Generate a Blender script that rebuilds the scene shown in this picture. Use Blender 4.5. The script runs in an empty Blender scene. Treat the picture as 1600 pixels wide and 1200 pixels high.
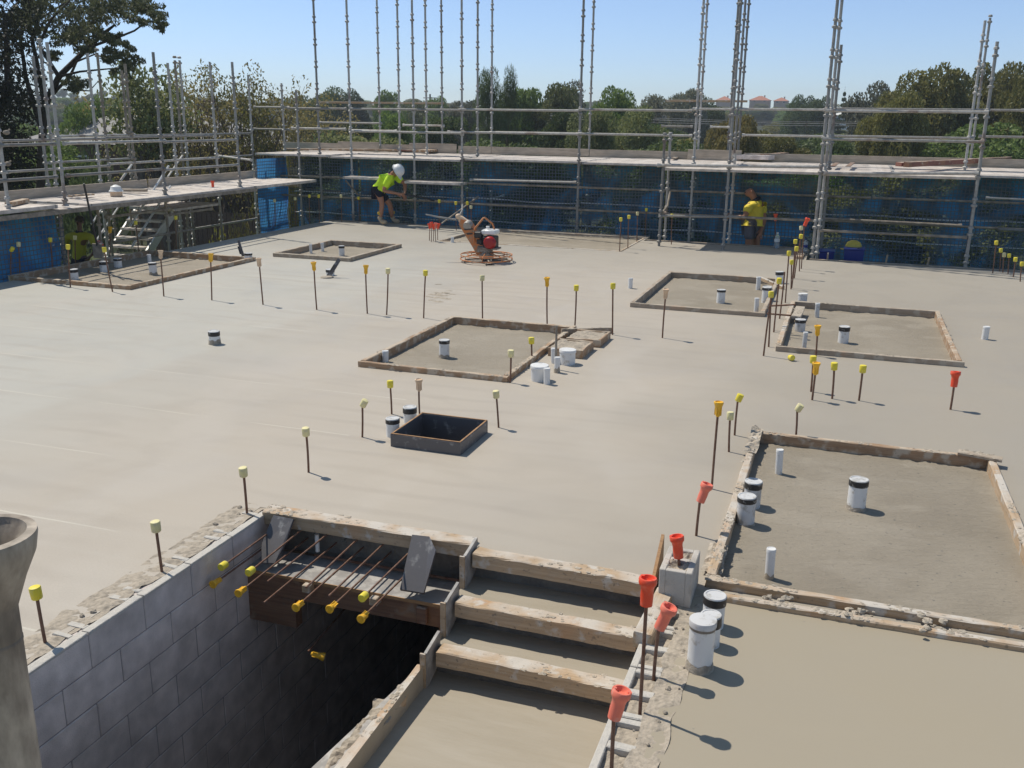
import bpy, bmesh, math, random
from mathutils import Vector, Matrix, noise
# ---------------------------------------------------------------- camera, light, exposure
SC = bpy.context.scene
COL = SC.collection
R = math.radians
FPX, PITCH, ROLL, YAW, CAMH = 1480.0, 0.274755587, 0.0124993383, 0.330028091, 2.5
fw = Vector((-math.sin(YAW)*math.cos(PITCH), math.cos(YAW)*math.cos(PITCH), -math.sin(PITCH)))
rt = Vector((math.cos(YAW), math.sin(YAW), 0)); up = rt.cross(fw)
r2 = math.cos(ROLL)*rt + math.sin(ROLL)*up; u2 = -math.sin(ROLL)*rt + math.cos(ROLL)*up
cam_d = bpy.data.cameras.new('camera'); cam = bpy.data.objects.new('camera', cam_d); COL.objects.link(cam)
cam.matrix_world = Matrix(((r2.x, u2.x, -fw.x, 0), (r2.y, u2.y, -fw.y, 0), (r2.z, u2.z, -fw.z, CAMH), (0, 0, 0, 1)))
cam_d.sensor_width = 36; cam_d.lens = FPX/1600*36; cam_d.clip_start = .05; cam_d.clip_end = 6000
SC.camera = cam
SUN_EL, SUN_AZ = 59.0, -72.5          # azimuth clockwise from +Y
W = bpy.data.worlds.new('World'); SC.world = W; W.use_nodes = True
nt = W.node_tree; nt.nodes.clear()
sky = nt.nodes.new('ShaderNodeTexSky'); sky.sky_type = 'NISHITA'; sky.sun_disc = False
sky.sun_elevation = R(SUN_EL); sky.sun_rotation = R(SUN_AZ); sky.air_density = 1.0; sky.dust_density = 0.1; sky.ozone_density = 4; sky.altitude = 20
bg = nt.nodes.new('ShaderNodeBackground'); bg.inputs[1].default_value = .112
out = nt.nodes.new('ShaderNodeOutputWorld'); 
tcw = nt.nodes.new('ShaderNodeTexCoord'); sxw = nt.nodes.new('ShaderNodeSeparateXYZ'); nt.links.new(tcw.outputs['Generated'], sxw.inputs[0])
crw = nt.nodes.new('ShaderNodeValToRGB'); nt.links.new(sxw.outputs[2], crw.inputs[0]); cr_ = crw.color_ramp           # tints the sky: no yellow horizon band, unseen zenith warmed to warm shadows
cr_.elements[0].position = 0; cr_.elements[0].color = (.70, .83, 1.08, 1); cr_.elements[1].position = .42; cr_.elements[1].color = (1.0, .87, .70, 1)
for p_, c_ in ((.055, (.72, .79, 1.02, 1)), (.13, (.80, .81, .95, 1))): e_ = cr_.elements.new(p_); e_.color = c_
muw = nt.nodes.new('ShaderNodeVectorMath'); muw.operation = 'MULTIPLY'; nt.links.new(sky.outputs[0], muw.inputs[0]); nt.links.new(crw.outputs[0], muw.inputs[1])
scw = nt.nodes.new('ShaderNodeVectorMath'); scw.operation = 'SCALE'; scw.inputs[3].default_value = 1.25; nt.links.new(muw.outputs[0], scw.inputs[0])
nt.links.new(scw.outputs[0], bg.inputs[0]); nt.links.new(bg.outputs[0], out.inputs[0])
sd = bpy.data.lights.new('sun', 'SUN'); sd.energy = 4.1; sd.angle = R(.53); sd.color = (1, .93, .81)
so = bpy.data.objects.new('sun', sd); COL.objects.link(so)
az = R(SUN_AZ); el = R(SUN_EL)
sdir = Vector((math.sin(az)*math.cos(el), math.cos(az)*math.cos(el), math.sin(el)))
so.rotation_euler = sdir.to_track_quat('Z', 'Y').to_euler(); so.location = (0, 0, 30)
vs = SC.view_settings; vs.view_transform = 'Standard'; vs.look = 'None'; vs.gamma = 1; vs.exposure = 0.0
SC.cycles.max_bounces = 8; SC.cycles.transparent_max_bounces = 24

# ---------------------------------------------------------------- surveying: photo pixel -> place on a level / wall plane
def ray(x, y): return r2*((x-800)/FPX) + u2*((600-y)/FPX) + fw
def G(x, y, z=0.0):
    d = ray(x, y); t = (z-CAMH)/d.z; return Vector((d.x*t, d.y*t, z))
def onX(x, y, X):
    d = ray(x, y); t = X/d.x; return Vector((X, d.y*t, CAMH+d.z*t))
def onY(x, y, Y):
    d = ray(x, y); t = Y/d.y; return Vector((d.x*t, Y, CAMH+d.z*t))
def PR(P):
    v = Vector(P)-Vector((0, 0, CAMH)); c = v.dot(fw); return 800+FPX*v.dot(r2)/c, 600-FPX*v.dot(u2)/c
def SCL(P): return FPX/((Vector(P)-Vector((0, 0, CAMH))).dot(fw))
def rise(b, tx, ty):                  # height and sideways lean of an upright standing at b whose top is seen at tx, ty
    z, dx = .5, 0.
    for _ in range(12):
        f = PR(b+Vector((dx, 0, z))); a = PR(b+Vector((dx, 0, z+1e-3))); c = PR(b+Vector((dx+1e-3, 0, z)))
        e = (f[0]-tx, f[1]-ty); J = ((a[0]-f[0])*1e3, (a[1]-f[1])*1e3, (c[0]-f[0])*1e3, (c[1]-f[1])*1e3)
        det = J[0]*J[3]-J[2]*J[1]
        z -= (e[0]*J[3]-e[1]*J[2])/det; dx -= (e[1]*J[0]-e[0]*J[1])/det
    return z, dx

# ---------------------------------------------------------------- mesh helpers
class MB:
    def __init__(s): s.v = []; s.f = []; s.m = []
    def add(s, vs, fs, mi=0):
        o = len(s.v); s.v += [tuple(v) for v in vs]; s.f += [tuple(i+o for i in f) for f in fs]; s.m += [mi]*len(fs); return s
    def box(s, c, d, rot=None, mi=0, taper=1):
        c = Vector(c); vs = []
        for z in (-.5, .5):
            k = 1 if z < 0 else taper
            for x, y in ((-.5, -.5), (.5, -.5), (.5, .5), (-.5, .5)):
                v = Vector((x*d[0]*k, y*d[1]*k, z*d[2]))
                vs.append(c+(rot @ v if rot else v))
        return s.add(vs, [(3, 2, 1, 0), (4, 5, 6, 7), (0, 1, 5, 4), (1, 2, 6, 5), (2, 3, 7, 6), (3, 0, 4, 7)], mi)
    def cbox(s, c, d, b=.004, rot=None, mi=0, jit=0, rnd=random):      # box with chamfered edges
        c = Vector(c); hx, hy, hz = d[0]/2, d[1]/2, d[2]/2; b = min(b, hx*.6, hy*.6, hz*.6); bm = bmesh.new()
        bmesh.ops.create_cube(bm, size=1)
        for v in bm.verts: v.co = Vector((v.co.x*d[0], v.co.y*d[1], v.co.z*d[2]))
        bmesh.ops.bevel(bm, geom=list(bm.edges), offset=b, segments=1, affect='EDGES')
        vs = []
        for v in bm.verts:
            p = Vector(v.co)
            if jit: p += Vector((rnd.uniform(-jit, jit), rnd.uniform(-jit, jit), rnd.uniform(-jit, jit)))
            vs.append(c+(rot @ p if rot else p))
        bm.verts.index_update(); s.add(vs, [[v.index for v in f.verts] for f in bm.faces], mi); bm.free(); return s
    def tube(s, pts, r, n=8, mi=0, cap=True):
        pts = [Vector(p) for p in pts]; rr = r if isinstance(r, (list, tuple)) else [r]*len(pts); vs = []; fs = []
        prev = None
        for i, p in enumerate(pts):
            t = (pts[min(i+1, len(pts)-1)]-pts[max(i-1, 0)])
            if t.length < 1e-9: t = Vector((0, 0, 1))
            t.normalize()
            a = (prev if prev and abs(prev.dot(t)) < .95 else (Vector((0, 0, 1)) if abs(t.z) < .9 else Vector((1, 0, 0))))
            a = (a-t*a.dot(t)).normalized(); prev = a; b = t.cross(a)
            for k in range(n):
                q = 2*math.pi*k/n; vs.append(p+(a*math.cos(q)+b*math.sin(q))*rr[i])
        for i in range(len(pts)-1):
            for k in range(n):
                k2 = (k+1) % n; fs.append((i*n+k, i*n+k2, (i+1)*n+k2, (i+1)*n+k))
        if cap: fs.append(tuple(reversed(range(n)))); fs.append(tuple(range((len(pts)-1)*n, len(pts)*n)))
        return s.add(vs, fs, mi)
    def lathe(s, prof, c=(0, 0, 0), n=16, rot=None, mi=0):             # profile of (r, z)
        c = Vector(c); vs = []; fs = []
        for r_, z in prof:
            for k in range(n):
                q = 2*math.pi*k/n; v = Vector((r_*math.cos(q), r_*math.sin(q), z)); vs.append(c+(rot @ v if rot else v))
        for i in range(len(prof)-1):
            for k in range(n):
                k2 = (k+1) % n; fs.append((i*n+k, i*n+k2, (i+1)*n+k2, (i+1)*n+k))
        if prof[0][0] > 1e-6: fs.append(tuple(reversed(range(n))))
        if prof[-1][0] > 1e-6: fs.append(tuple(range((len(prof)-1)*n, len(prof)*n)))
        return s.add(vs, fs, mi)
    def ball(s, c, r, n=10, mi=0, sq=(1, 1, 1), rot=None, jit=0, rnd=random):
        vs = []; fs = []; c = Vector(c); m = max(4, n//2)
        for i in range(m+1):
            a = math.pi*i/m
            for k in range(n):
                q = 2*math.pi*k/n; j = 1+(rnd.uniform(-jit, jit) if jit else 0)
                v = Vector((math.sin(a)*math.cos(q)*r*sq[0]*j, math.sin(a)*math.sin(q)*r*sq[1]*j, math.cos(a)*r*sq[2]*j))
                vs.append(c+(rot @ v if rot else v))
        for i in range(m):
            for k in range(n):
                k2 = (k+1) % n; fs.append((i*n+k, (i+1)*n+k, (i+1)*n+k2, i*n+k2))
        return s.add(vs, fs, mi)
    def prism(s, poly, ax, d, mi=0):                                   # poly: 3-D outline, ax: offset vector
        n = len(poly); a = [Vector(p) for p in poly]; b = [p+Vector(ax)*d for p in a]
        return s.add(a+b, [tuple(reversed(range(n))), tuple(range(n, 2*n))]+[(i, (i+1) % n, n+(i+1) % n, n+i) for i in range(n)], mi)
    def build(s, name, mats, parent=None, smooth=False, loc=None):
        me = bpy.data.meshes.new(name); me.from_pydata(s.v, [], s.f)
        for m in (mats if isinstance(mats, (list, tuple)) else [mats]): me.materials.append(m)
        me.polygons.foreach_set('material_index', s.m)
        if smooth:
            me.polygons.foreach_set('use_smooth', [True]*len(s.f))
        me.update()
        if smooth: me.set_sharp_from_angle(angle=R(40))
        o = bpy.data.objects.new(name, me); COL.objects.link(o)
        if parent: o.parent = parent
        if loc is not None: o.location = loc
        return o

def tag(o, label=None, cat=None, group=None, kind=None):
    if label: o['label'] = label
    if cat: o['category'] = cat
    if group: o['group'] = group
    if kind: o['kind'] = kind
    return o
def thing(name, label, cat, loc=(0, 0, 0), rz=0, group=None):
    o = bpy.data.objects.new(name, None); COL.objects.link(o); o.location = loc; o.rotation_euler = (0, 0, rz)
    o.empty_display_size = .1
    return tag(o, label, cat, group)
def copy_tree(o, parent=None):
    c = o.copy(); COL.objects.link(c); c.parent = parent
    for ch in [k for k in o.children]: copy_tree(ch, c)
    return c

# ---------------------------------------------------------------- materials
def mat(name, col=(.5, .5, .5), rough=.6, metal=0, spec=.5, var=0, vscale=8, col2=None, bump=0, bscale=60, stretch=(1, 1, 1), extra=None,
        thresh=(.4, .65), coords='Object', sub=0, rough2=None, detail=6):
    m = bpy.data.materials.new(name); m.use_nodes = True; n = m.node_tree.nodes; L = m.node_tree.links
    b = n['Principled BSDF']; b.inputs['Roughness'].default_value = rough; b.inputs['Metallic'].default_value = metal
    b.inputs['Specular IOR Level'].default_value = spec
    tc = n.new('ShaderNodeTexCoord'); mp = n.new('ShaderNodeMapping'); mp.inputs['Scale'].default_value = stretch
    L.new(tc.outputs[coords], mp.inputs[0]); c = None
    rgb = n.new('ShaderNodeRGB'); rgb.outputs[0].default_value = (*col, 1); c = rgb.outputs[0]
    if col2:
        no = n.new('ShaderNodeTexNoise'); no.inputs['Scale'].default_value = vscale; no.inputs['Detail'].default_value = detail; no.inputs['Roughness'].default_value = .62
        L.new(mp.outputs[0], no.inputs[0]); mr = n.new('ShaderNodeMapRange'); mr.inputs[1].default_value = thresh[0]; mr.inputs[2].default_value = thresh[1]
        L.new(no.outputs[0], mr.inputs[0]); mx = n.new('ShaderNodeMix'); mx.data_type = 'RGBA'; mx.inputs[7].default_value = (*col2, 1)
        L.new(mr.outputs[0], mx.inputs[0]); L.new(c, mx.inputs[6]); c = mx.outputs[2]
        if rough2 is not None:
            mr2 = n.new('ShaderNodeMapRange'); mr2.inputs[3].default_value = rough; mr2.inputs[4].default_value = rough2
            L.new(mr.outputs[0], mr2.inputs[0]); L.new(mr2.outputs[0], b.inputs['Roughness'])
    if var:
        no = n.new('ShaderNodeTexNoise'); no.inputs['Scale'].default_value = vscale*2.7; no.inputs['Detail'].default_value = 8
        L.new(mp.outputs[0], no.inputs[0]); mr = n.new('ShaderNodeMapRange'); mr.inputs[1].default_value = .3; mr.inputs[2].default_value = .7
        mr.inputs[3].default_value = 1-var; mr.inputs[4].default_value = 1+var
        L.new(no.outputs[0], mr.inputs[0]); mu = n.new('ShaderNodeVectorMath'); mu.operation = 'SCALE'
        L.new(c, mu.inputs[0]); L.new(mr.outputs[0], mu.inputs[3]); c = mu.outputs[0]
    if extra: c = extra(n, L, c, tc, mp, b)
    L.new(c, b.inputs['Base Color'])
    if bump:
        no = n.new('ShaderNodeTexNoise'); no.inputs['Scale'].default_value = bscale; no.inputs['Detail'].default_value = 5
        L.new(mp.outputs[0], no.inputs[0]); bu = n.new('ShaderNodeBump'); bu.inputs['Strength'].default_value = 1; bu.inputs['Distance'].default_value = bump
        L.new(no.outputs[0], bu.inputs['Height']); L.new(bu.outputs[0], b.inputs['Normal'])
    return m
def fmix(n, L, fac, a, bcol):
    mx = n.new('ShaderNodeMix'); mx.data_type = 'RGBA'; L.new(fac, mx.inputs[0]); L.new(a, mx.inputs[6])
    if isinstance(bcol, tuple): mx.inputs[7].default_value = (*bcol, 1)
    else: L.new(bcol, mx.inputs[7])
    return mx.outputs[2]
def nz(n, L, vec, scale, detail=4, lo=.4, hi=.6, stretch=None, dist=0, a=0., bb=1.):
    if stretch:
        mp = n.new('ShaderNodeMapping'); mp.inputs['Scale'].default_value = stretch; L.new(vec, mp.inputs[0]); vec = mp.outputs[0]
    no = n.new('ShaderNodeTexNoise'); no.inputs['Scale'].default_value = scale; no.inputs['Detail'].default_value = detail; no.inputs['Distortion'].default_value = dist
    L.new(vec, no.inputs[0]); mr = n.new('ShaderNodeMapRange'); mr.inputs[1].default_value = lo; mr.inputs[2].default_value = hi
    mr.inputs[3].default_value = a; mr.inputs[4].default_value = bb
    L.new(no.outputs[0], mr.inputs[0]); return mr.outputs[0]
def mth(n, L, op, a, b_=None):
    m = n.new('ShaderNodeMath'); m.operation = op
    for i, q in enumerate((a, b_)):
        if q is None: continue
        if isinstance(q, (int, float)): m.inputs[i].default_value = q
        else: L.new(q, m.inputs[i])
    return m.outputs[0]

def slab_extra(n, L, c, tc, mp, b):
    P = tc.outputs['Object']; sx = n.new('ShaderNodeSeparateXYZ'); L.new(P, sx.inputs[0])
    # wetter, darker concrete toward the right and the back; paler grey bay at left
    def rmp(src, a, b_): q = n.new('ShaderNodeMapRange'); q.interpolation_type = 'SMOOTHSTEP'; q.inputs[1].default_value = a; q.inputs[2].default_value = b_; L.new(src, q.inputs[0]); return q.outputs[0]
    wx = mth(n, L, 'ADD', sx.outputs[0], nz(n, L, P, .5, 5, 0, 1, a=-1.6, bb=1.6)); wy = mth(n, L, 'ADD', sx.outputs[1], nz(n, L, P, .4, 5, 0, 1, a=-2, bb=2))
    wet = rmp(wx, -2.6, .3); bk = rmp(wy, 13.5, 18.5)
    c = fmix(n, L, rmp(wx, -4.0, -8.0), c, (.44, .428, .385))
    # broad cloudy moisture patches
    c = fmix(n, L, nz(n, L, P, .3, 6, .40, .66, dist=1.5, bb=.3), c, (.415, .375, .32))
    c = fmix(n, L, nz(n, L, P, .9, 6, .5, .64, stretch=(1, .45, 1), dist=.8, bb=.65), c, (.49, .445, .385))
    # screeded bay at the far left, edge runs along the pour joint
    jx = mth(n, L, 'ADD', sx.outputs[0], nz(n, L, P, 1.1, 3, 0, 1, a=-.35, bb=.35))
    lf = n.new('ShaderNodeMapRange'); lf.inputs[1].default_value = -6.35; lf.inputs[2].default_value = -6.55; L.new(jx, lf.inputs[0])
    c = fmix(n, L, mth(n, L, 'MULTIPLY', lf.outputs[0], .55), c, (.475, .462, .415))
    # screed streaks along X
    st = nz(n, L, P, 2.4, 6, .46, .64, stretch=(.10, 4.5, 1), bb=.13)
    c = fmix(n, L, st, c, (.50, .465, .405))
    # arcs left by the power trowel
    wv = n.new('ShaderNodeTexWave'); wv.wave_type = 'RINGS'; wv.inputs['Scale'].default_value = .9; wv.inputs['Distortion'].default_value = 9
    wv.inputs['Detail'].default_value = 3; wv.inputs['Detail Scale'].default_value = .35; L.new(P, wv.inputs[0])
    wr = n.new('ShaderNodeMapRange'); wr.inputs[1].default_value = .72; wr.inputs[2].default_value = 1; wr.inputs[4].default_value = .3; L.new(wv.outputs[1], wr.inputs[0])
    c = fmix(n, L, mth(n, L, 'MULTIPLY', wr.outputs[0], nz(n, L, P, .5, 3, .45, .6)), c, (.36, .315, .265))
    # thin pale screed lines, regular pitch
    ph = mth(n, L, 'FRACT', mth(n, L, 'MULTIPLY', mth(n, L, 'ADD', sx.outputs[1], nz(n, L, P, .6, 2, 0, 1, a=-.05, bb=.05)), .93))
    ln = mth(n, L, 'LESS_THAN', ph, .014); gate = nz(n, L, P, .5, 3, .44, .52); lx = mth(n, L, 'LESS_THAN', sx.outputs[0], -3.6)
    c = fmix(n, L, mth(n, L, 'MULTIPLY', mth(n, L, 'MULTIPLY', ln, gate), mth(n, L, 'MULTIPLY', lx, .5)), c, (.66, .63, .54))
    c = fmix(n, L, wet, c, (.362, .326, .272)); c = fmix(n, L, mth(n, L, 'MULTIPLY', bk, .75), c, (.375, .348, .30))
    c = fmix(n, L, nz(n, L, P, 1.6, 7, .5, .68, stretch=(.7, 1.2, 1), dist=1.2, bb=.14), c, (.30, .265, .22))
    c = fmix(n, L, nz(n, L, P, 90, 2, .35, .65, bb=.16), c, (.28, .25, .21))
    ry = mth(n, L, 'MULTIPLY', mth(n, L, 'LESS_THAN', sx.outputs[1], 4.82), mth(n, L, 'GREATER_THAN', sx.outputs[0], -.56))
    c = fmix(n, L, mth(n, L, 'MULTIPLY', ry, nz(n, L, P, 1.4, 5, .3, .7, a=.8, bb=1.)), c, (.352, .307, .232))      # later pour beside the block wall
    # specks
    c = fmix(n, L, nz(n, L, P, 28, 2, .77, .8, bb=.7), c, (.17, .16, .15))
    ro = nz(n, L, P, .7, 6, .35, .65, dist=1.5, a=.5, bb=.72); L.new(ro, b.inputs['Roughness'])
    no = n.new('ShaderNodeTexNoise'); no.inputs['Scale'].default_value = 4; no.inputs['Detail'].default_value = 8; m2 = n.new('ShaderNodeMapping'); m2.inputs['Scale'].default_value = (.8, 3.2, 1)
    L.new(P, m2.inputs[0]); L.new(m2.outputs[0], no.inputs[0]); bu = n.new('ShaderNodeBump'); bu.inputs['Distance'].default_value = .0022; bu.inputs['Strength'].default_value = .6
    L.new(no.outputs[0], bu.inputs['Height']); L.new(bu.outputs[0], b.inputs['Normal'])
    return c
def scrub(n, L, c, tc):               # mown grass near the site, dark scrub further off
    ln = n.new('ShaderNodeVectorMath'); ln.operation = 'LENGTH'; L.new(tc.outputs['Object'], ln.inputs[0]); mr = n.new('ShaderNodeMapRange'); mr.inputs[1].default_value = 30; mr.inputs[2].default_value = 50; L.new(ln.outputs['Value'], mr.inputs[0])
    return fmix(n, L, mr.outputs[0], c, (.03, .035, .014))
def tone(n, L, c, tc):                # tubes differ in age: some bright, some dull with rust blooms
    oi = n.new('ShaderNodeObjectInfo'); mr = n.new('ShaderNodeMapRange'); mr.inputs[3].default_value = .65; mr.inputs[4].default_value = 1.45; L.new(oi.outputs['Random'], mr.inputs[0])
    sc = n.new('ShaderNodeVectorMath'); sc.operation = 'SCALE'; L.new(c, sc.inputs[0]); L.new(mr.outputs[0], sc.inputs[3])
    return fmix(n, L, nz(n, L, tc.outputs['Object'], 2.5, 5, .58, .68, bb=.6), sc.outputs[0], (.17, .095, .06))
M = {}
M['slab'] = mat('fresh_concrete', (.465, .414, .348), .6, spec=.22, extra=slab_extra)
def rec_extra(n, L, c, tc, mp, b):
    P = tc.outputs['Object']
    c = fmix(n, L, nz(n, L, P, .9, 6, .4, .62, dist=.6, bb=.8), c, (.255, .218, .165))
    c = fmix(n, L, nz(n, L, P, 1.6, 5, .52, .6, stretch=(1, 1.6, 1), bb=.4), c, (.375, .33, .265))
    c = fmix(n, L, nz(n, L, P, 35, 3, .66, .72, bb=.7), c, (.13, .125, .11))
    a = n.new('ShaderNodeTexNoise'); a.inputs['Scale'].default_value = 9; a.inputs['Detail'].default_value = 9; a.inputs['Roughness'].default_value = .7
    m2 = n.new('ShaderNodeMapping'); m2.inputs['Scale'].default_value = (.8, 2.4, 1); m2.inputs['Rotation'].default_value = (0, 0, .25)
    L.new(P, m2.inputs[0]); L.new(m2.outputs[0], a.inputs[0]); bu = n.new('ShaderNodeBump'); bu.inputs['Distance'].default_value = .026; L.new(a.outputs[0], bu.inputs['Height'])
    L.new(bu.outputs[0], b.inputs['Normal']); return c
M['recess'] = mat('floated_concrete', (.318, .276, .215), .75, extra=rec_extra)
M['damp'] = mat('damp_shaded_concrete', (.13, .12, .105), .85, col2=(.19, .175, .15), vscale=9, bump=.01, bscale=30)  # dark tone paints recess shade into slab sides; stair risers are wet concrete
M['tread'] = mat('tread_concrete', (.34, .295, .225), .6, col2=(.385, .34, .27), vscale=3, stretch=(.5, 2.5, 1), thresh=(.35, .7), bump=.003, bscale=12)
M['mortar'] = mat('rough_mortar', (.40, .345, .275), .9, col2=(.27, .235, .19), vscale=18, thresh=(.5, .64), var=.15, bump=.008, bscale=45)
M['block'] = mat('concrete_block', (.70, .62, .575), .92, col2=(.52, .46, .425), vscale=3.2, var=.14, bump=.0035, bscale=140)
M['block_grey'] = mat('grey_block', (.50, .465, .42), .92, col2=(.36, .335, .30), vscale=9, thresh=(.45, .65), bump=.004, bscale=90)
M['block_white'] = mat('pale_block', (.52, .49, .44), .92, col2=(.45, .43, .40), vscale=16, thresh=(.5, .68), bump=.005, bscale=70)
M['joint'] = mat('mortar_joint', (.30, .27, .26), .95, bump=.003, bscale=90)
def wood(name, c1, c2, spl=(.52, .60), splc=(.52, .44, .34), rough=.75):
    def ex(n, L, c, tc, mp, b):
        P = tc.outputs['Object']; oi = n.new('ShaderNodeObjectInfo')
        va = n.new('ShaderNodeVectorMath'); va.operation = 'ADD'; L.new(P, va.inputs[0]); L.new(oi.outputs['Random'], va.inputs[1]); P = va.outputs[0]
        c = fmix(n, L, nz(n, L, P, 7, 7, .35, .68, stretch=(.35, 9, 9)), c, c2)
        c = fmix(n, L, nz(n, L, P, 2.2, 3, .55, .62, bb=.35), c, (.5, .27, .13))
        f = nz(n, L, P, 9, 8, spl[0], spl[1], bb=.85)
        ge = n.new('ShaderNodeNewGeometry'); sz = n.new('ShaderNodeSeparateXYZ'); L.new(ge.outputs['Normal'], sz.inputs[0])
        f = mth(n, L, 'MAXIMUM', f, mth(n, L, 'MULTIPLY', mth(n, L, 'GREATER_THAN', sz.outputs[2], .6), nz(n, L, P, 4, 8, .36, .56, bb=.85)))      # slurry dries on the upper faces
        c = fmix(n, L, f, c, splc); g = nz(n, L, P, 40, 4, .62, .7, bb=.6); return fmix(n, L, g, c, (.16, .13, .1))
    return mat(name, c1, rough, extra=ex, bump=.003, bscale=30, stretch=(.6, 6, 6))
M['timber'] = wood('formwork_timber', (.30, .185, .105), (.40, .27, .17), (.50, .60))
M['timber_pale'] = wood('pale_timber', (.40, .28, .17), (.50, .37, .245), (.56, .66), (.56, .53, .48))
M['timber_grey'] = wood('weathered_timber', (.30, .235, .17), (.40, .32, .245), (.52, .62), (.46, .40, .32))
M['timber_red'] = wood('red_timber', (.20, .075, .055), (.28, .12, .08), (.6, .7))
M['timber_dark'] = wood('bearer_timber', (.17, .09, .055), (.25, .14, .085), (.62, .72), (.3, .22, .16))
M['splat'] = mat('dried_splatter', (.50, .43, .345), .9, col2=(.33, .295, .24), vscale=30, bump=.006, bscale=80)
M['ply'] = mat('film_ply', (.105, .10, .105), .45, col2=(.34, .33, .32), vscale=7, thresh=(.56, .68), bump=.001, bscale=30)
M['ply_face'] = mat('grey_ply', (.28, .265, .25), .6, col2=(.46, .44, .41), vscale=9, thresh=(.45, .65), bump=.002, bscale=30)
M['ply_edge'] = mat('ply_edge', (.42, .24, .11), .7, col2=(.28, .15, .07), vscale=22, stretch=(1, 1, 9))
M['rust'] = mat('rusty_steel', (.16, .075, .045), .8, metal=.15, col2=(.24, .15, .105), vscale=20, bump=.0015, bscale=150)
M['galv'] = mat('galvanised_steel', (.30, .29, .27), .5, metal=.3, col2=(.40, .385, .36), vscale=9, rough2=.7, var=.12, extra=lambda n, L, c, tc, mp, b: tone(n, L, c, tc))
M['galv_dirty'] = mat('dusty_steel', (.22, .19, .155), .7, metal=.15, col2=(.36, .31, .25), vscale=7, thresh=(.42, .6), rough2=.85, var=.12)
M['deck'] = mat('scaffold_deck', (.50, .44, .385), .75, metal=0, col2=(.66, .60, .54), vscale=3, stretch=(1, 1, 1), var=.22, bump=.002, bscale=40)
M['toe'] = mat('toe_board', (.52, .44, .35), .85, col2=(.38, .32, .25), vscale=3, stretch=(.5, .5, 4), var=.15, bump=.003)
M['pvc'] = mat('white_pvc', (.74, .735, .72), .42, col2=(.50, .46, .40), vscale=16, thresh=(.56, .66))
M['pvc_old'] = mat('dusty_pvc', (.60, .60, .60), .5, col2=(.4, .385, .355), vscale=16, thresh=(.5, .62))
M['tape'] = mat('black_tape', (.022, .022, .024), .45, col2=(.3, .29, .27), vscale=24, thresh=(.6, .68))
M['yel'] = mat('yellow_plastic', (.80, .66, .05), .45, col2=(.7, .62, .18), vscale=30, thresh=(.5, .7))
M['yelp'] = mat('faded_yellow_plastic', (.76, .69, .36), .6, col2=(.62, .55, .38), vscale=40, thresh=(.48, .65))
M['yelo'] = mat('amber_plastic', (.86, .48, .03), .42, col2=(.8, .56, .14), vscale=30, thresh=(.55, .7))
M['beige'] = mat('beige_plastic', (.68, .5, .34), .6)
M['red'] = mat('red_plastic', (.80, .075, .025), .42, col2=(.78, .16, .09), vscale=25, thresh=(.5, .7))
M['redp'] = mat('faded_red_plastic', (.82, .2, .13), .5, col2=(.72, .33, .26), vscale=25, thresh=(.55, .7))
M['blackp'] = mat('black_plastic', (.03, .03, .03), .5)
M['orange'] = mat('orange_paint', (.58, .19, .05), .55, col2=(.38, .25, .15), vscale=18, thresh=(.46, .62))
M['engine_red'] = mat('red_paint', (.36, .012, .012), .35)
M['white'] = mat('white_plastic', (.78, .78, .76), .35, col2=(.6, .6, .57), vscale=15, thresh=(.58, .7))
M['steel'] = mat('bright_steel', (.55, .55, .55), .3, metal=.8)
M['bluebox'] = mat('blue_plastic', (.015, .035, .22), .4)
M['grass'] = mat('lawn', (.09, .14, .03), .95, col2=(.16, .15, .06), vscale=.25, var=.3, extra=lambda n, L, c, tc, mp, b: scrub(n, L, c, tc))
M['alu'] = mat('aluminium', (.62, .62, .60), .4, metal=.6, var=.1)
def glassy(name, col, alpha=.5):
    m = mat(name, col, .15); m.node_tree.nodes['Principled BSDF'].inputs['Transmission Weight'].default_value = alpha; return m
M['bottle'] = glassy('clear_bottle', (.85, .9, .92), .75)
# tarpaulin: thin blue woven sheet that lets light through
def tarp(name, c1, c2, see=(.45, .62), amt=.7):
    m = bpy.data.materials.new(name); m.use_nodes = True; n = m.node_tree.nodes; L = m.node_tree.links; n.clear()
    tc = n.new('ShaderNodeTexCoord'); P = tc.outputs['Object']
    rgb = n.new('ShaderNodeRGB'); rgb.outputs[0].default_value = (*c1, 1)
    c = fmix(n, L, nz(n, L, P, 1.2, 5, .4, .6, stretch=(1, 1, .8), dist=1.5), rgb.outputs[0], c2)
    d = n.new('ShaderNodeBsdfDiffuse'); t = n.new('ShaderNodeBsdfTranslucent'); L.new(c, d.inputs[0]); L.new(c, t.inputs[0])
    a = n.new('ShaderNodeMixShader'); a.inputs[0].default_value = .6; L.new(d.outputs[0], a.inputs[1]); L.new(t.outputs[0], a.inputs[2])
    tr = n.new('ShaderNodeBsdfTransparent'); tr.inputs[0].default_value = (.7, .8, .85, 1)
    f = nz(n, L, P, .55, 4, see[0], see[1], stretch=(1, 1, 1.6), dist=1.2, bb=amt)
    s = n.new('ShaderNodeMixShader'); L.new(f, s.inputs[0]); L.new(a.outputs[0], s.inputs[1]); L.new(tr.outputs[0], s.inputs[2])
    o = n.new('ShaderNodeOutputMaterial'); L.new(s.outputs[0], o.inputs[0]); return m
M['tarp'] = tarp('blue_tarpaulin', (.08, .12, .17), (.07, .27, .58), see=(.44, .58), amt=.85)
M['tarp_lit'] = tarp('backlit_tarpaulin', (.05, .15, .38), (.07, .29, .60), see=(.55, .8), amt=.4)  # same blue sheeting, its backlight put into a brighter colour
M['net'] = mat('netting', (.10, .12, .15), .7)
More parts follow.
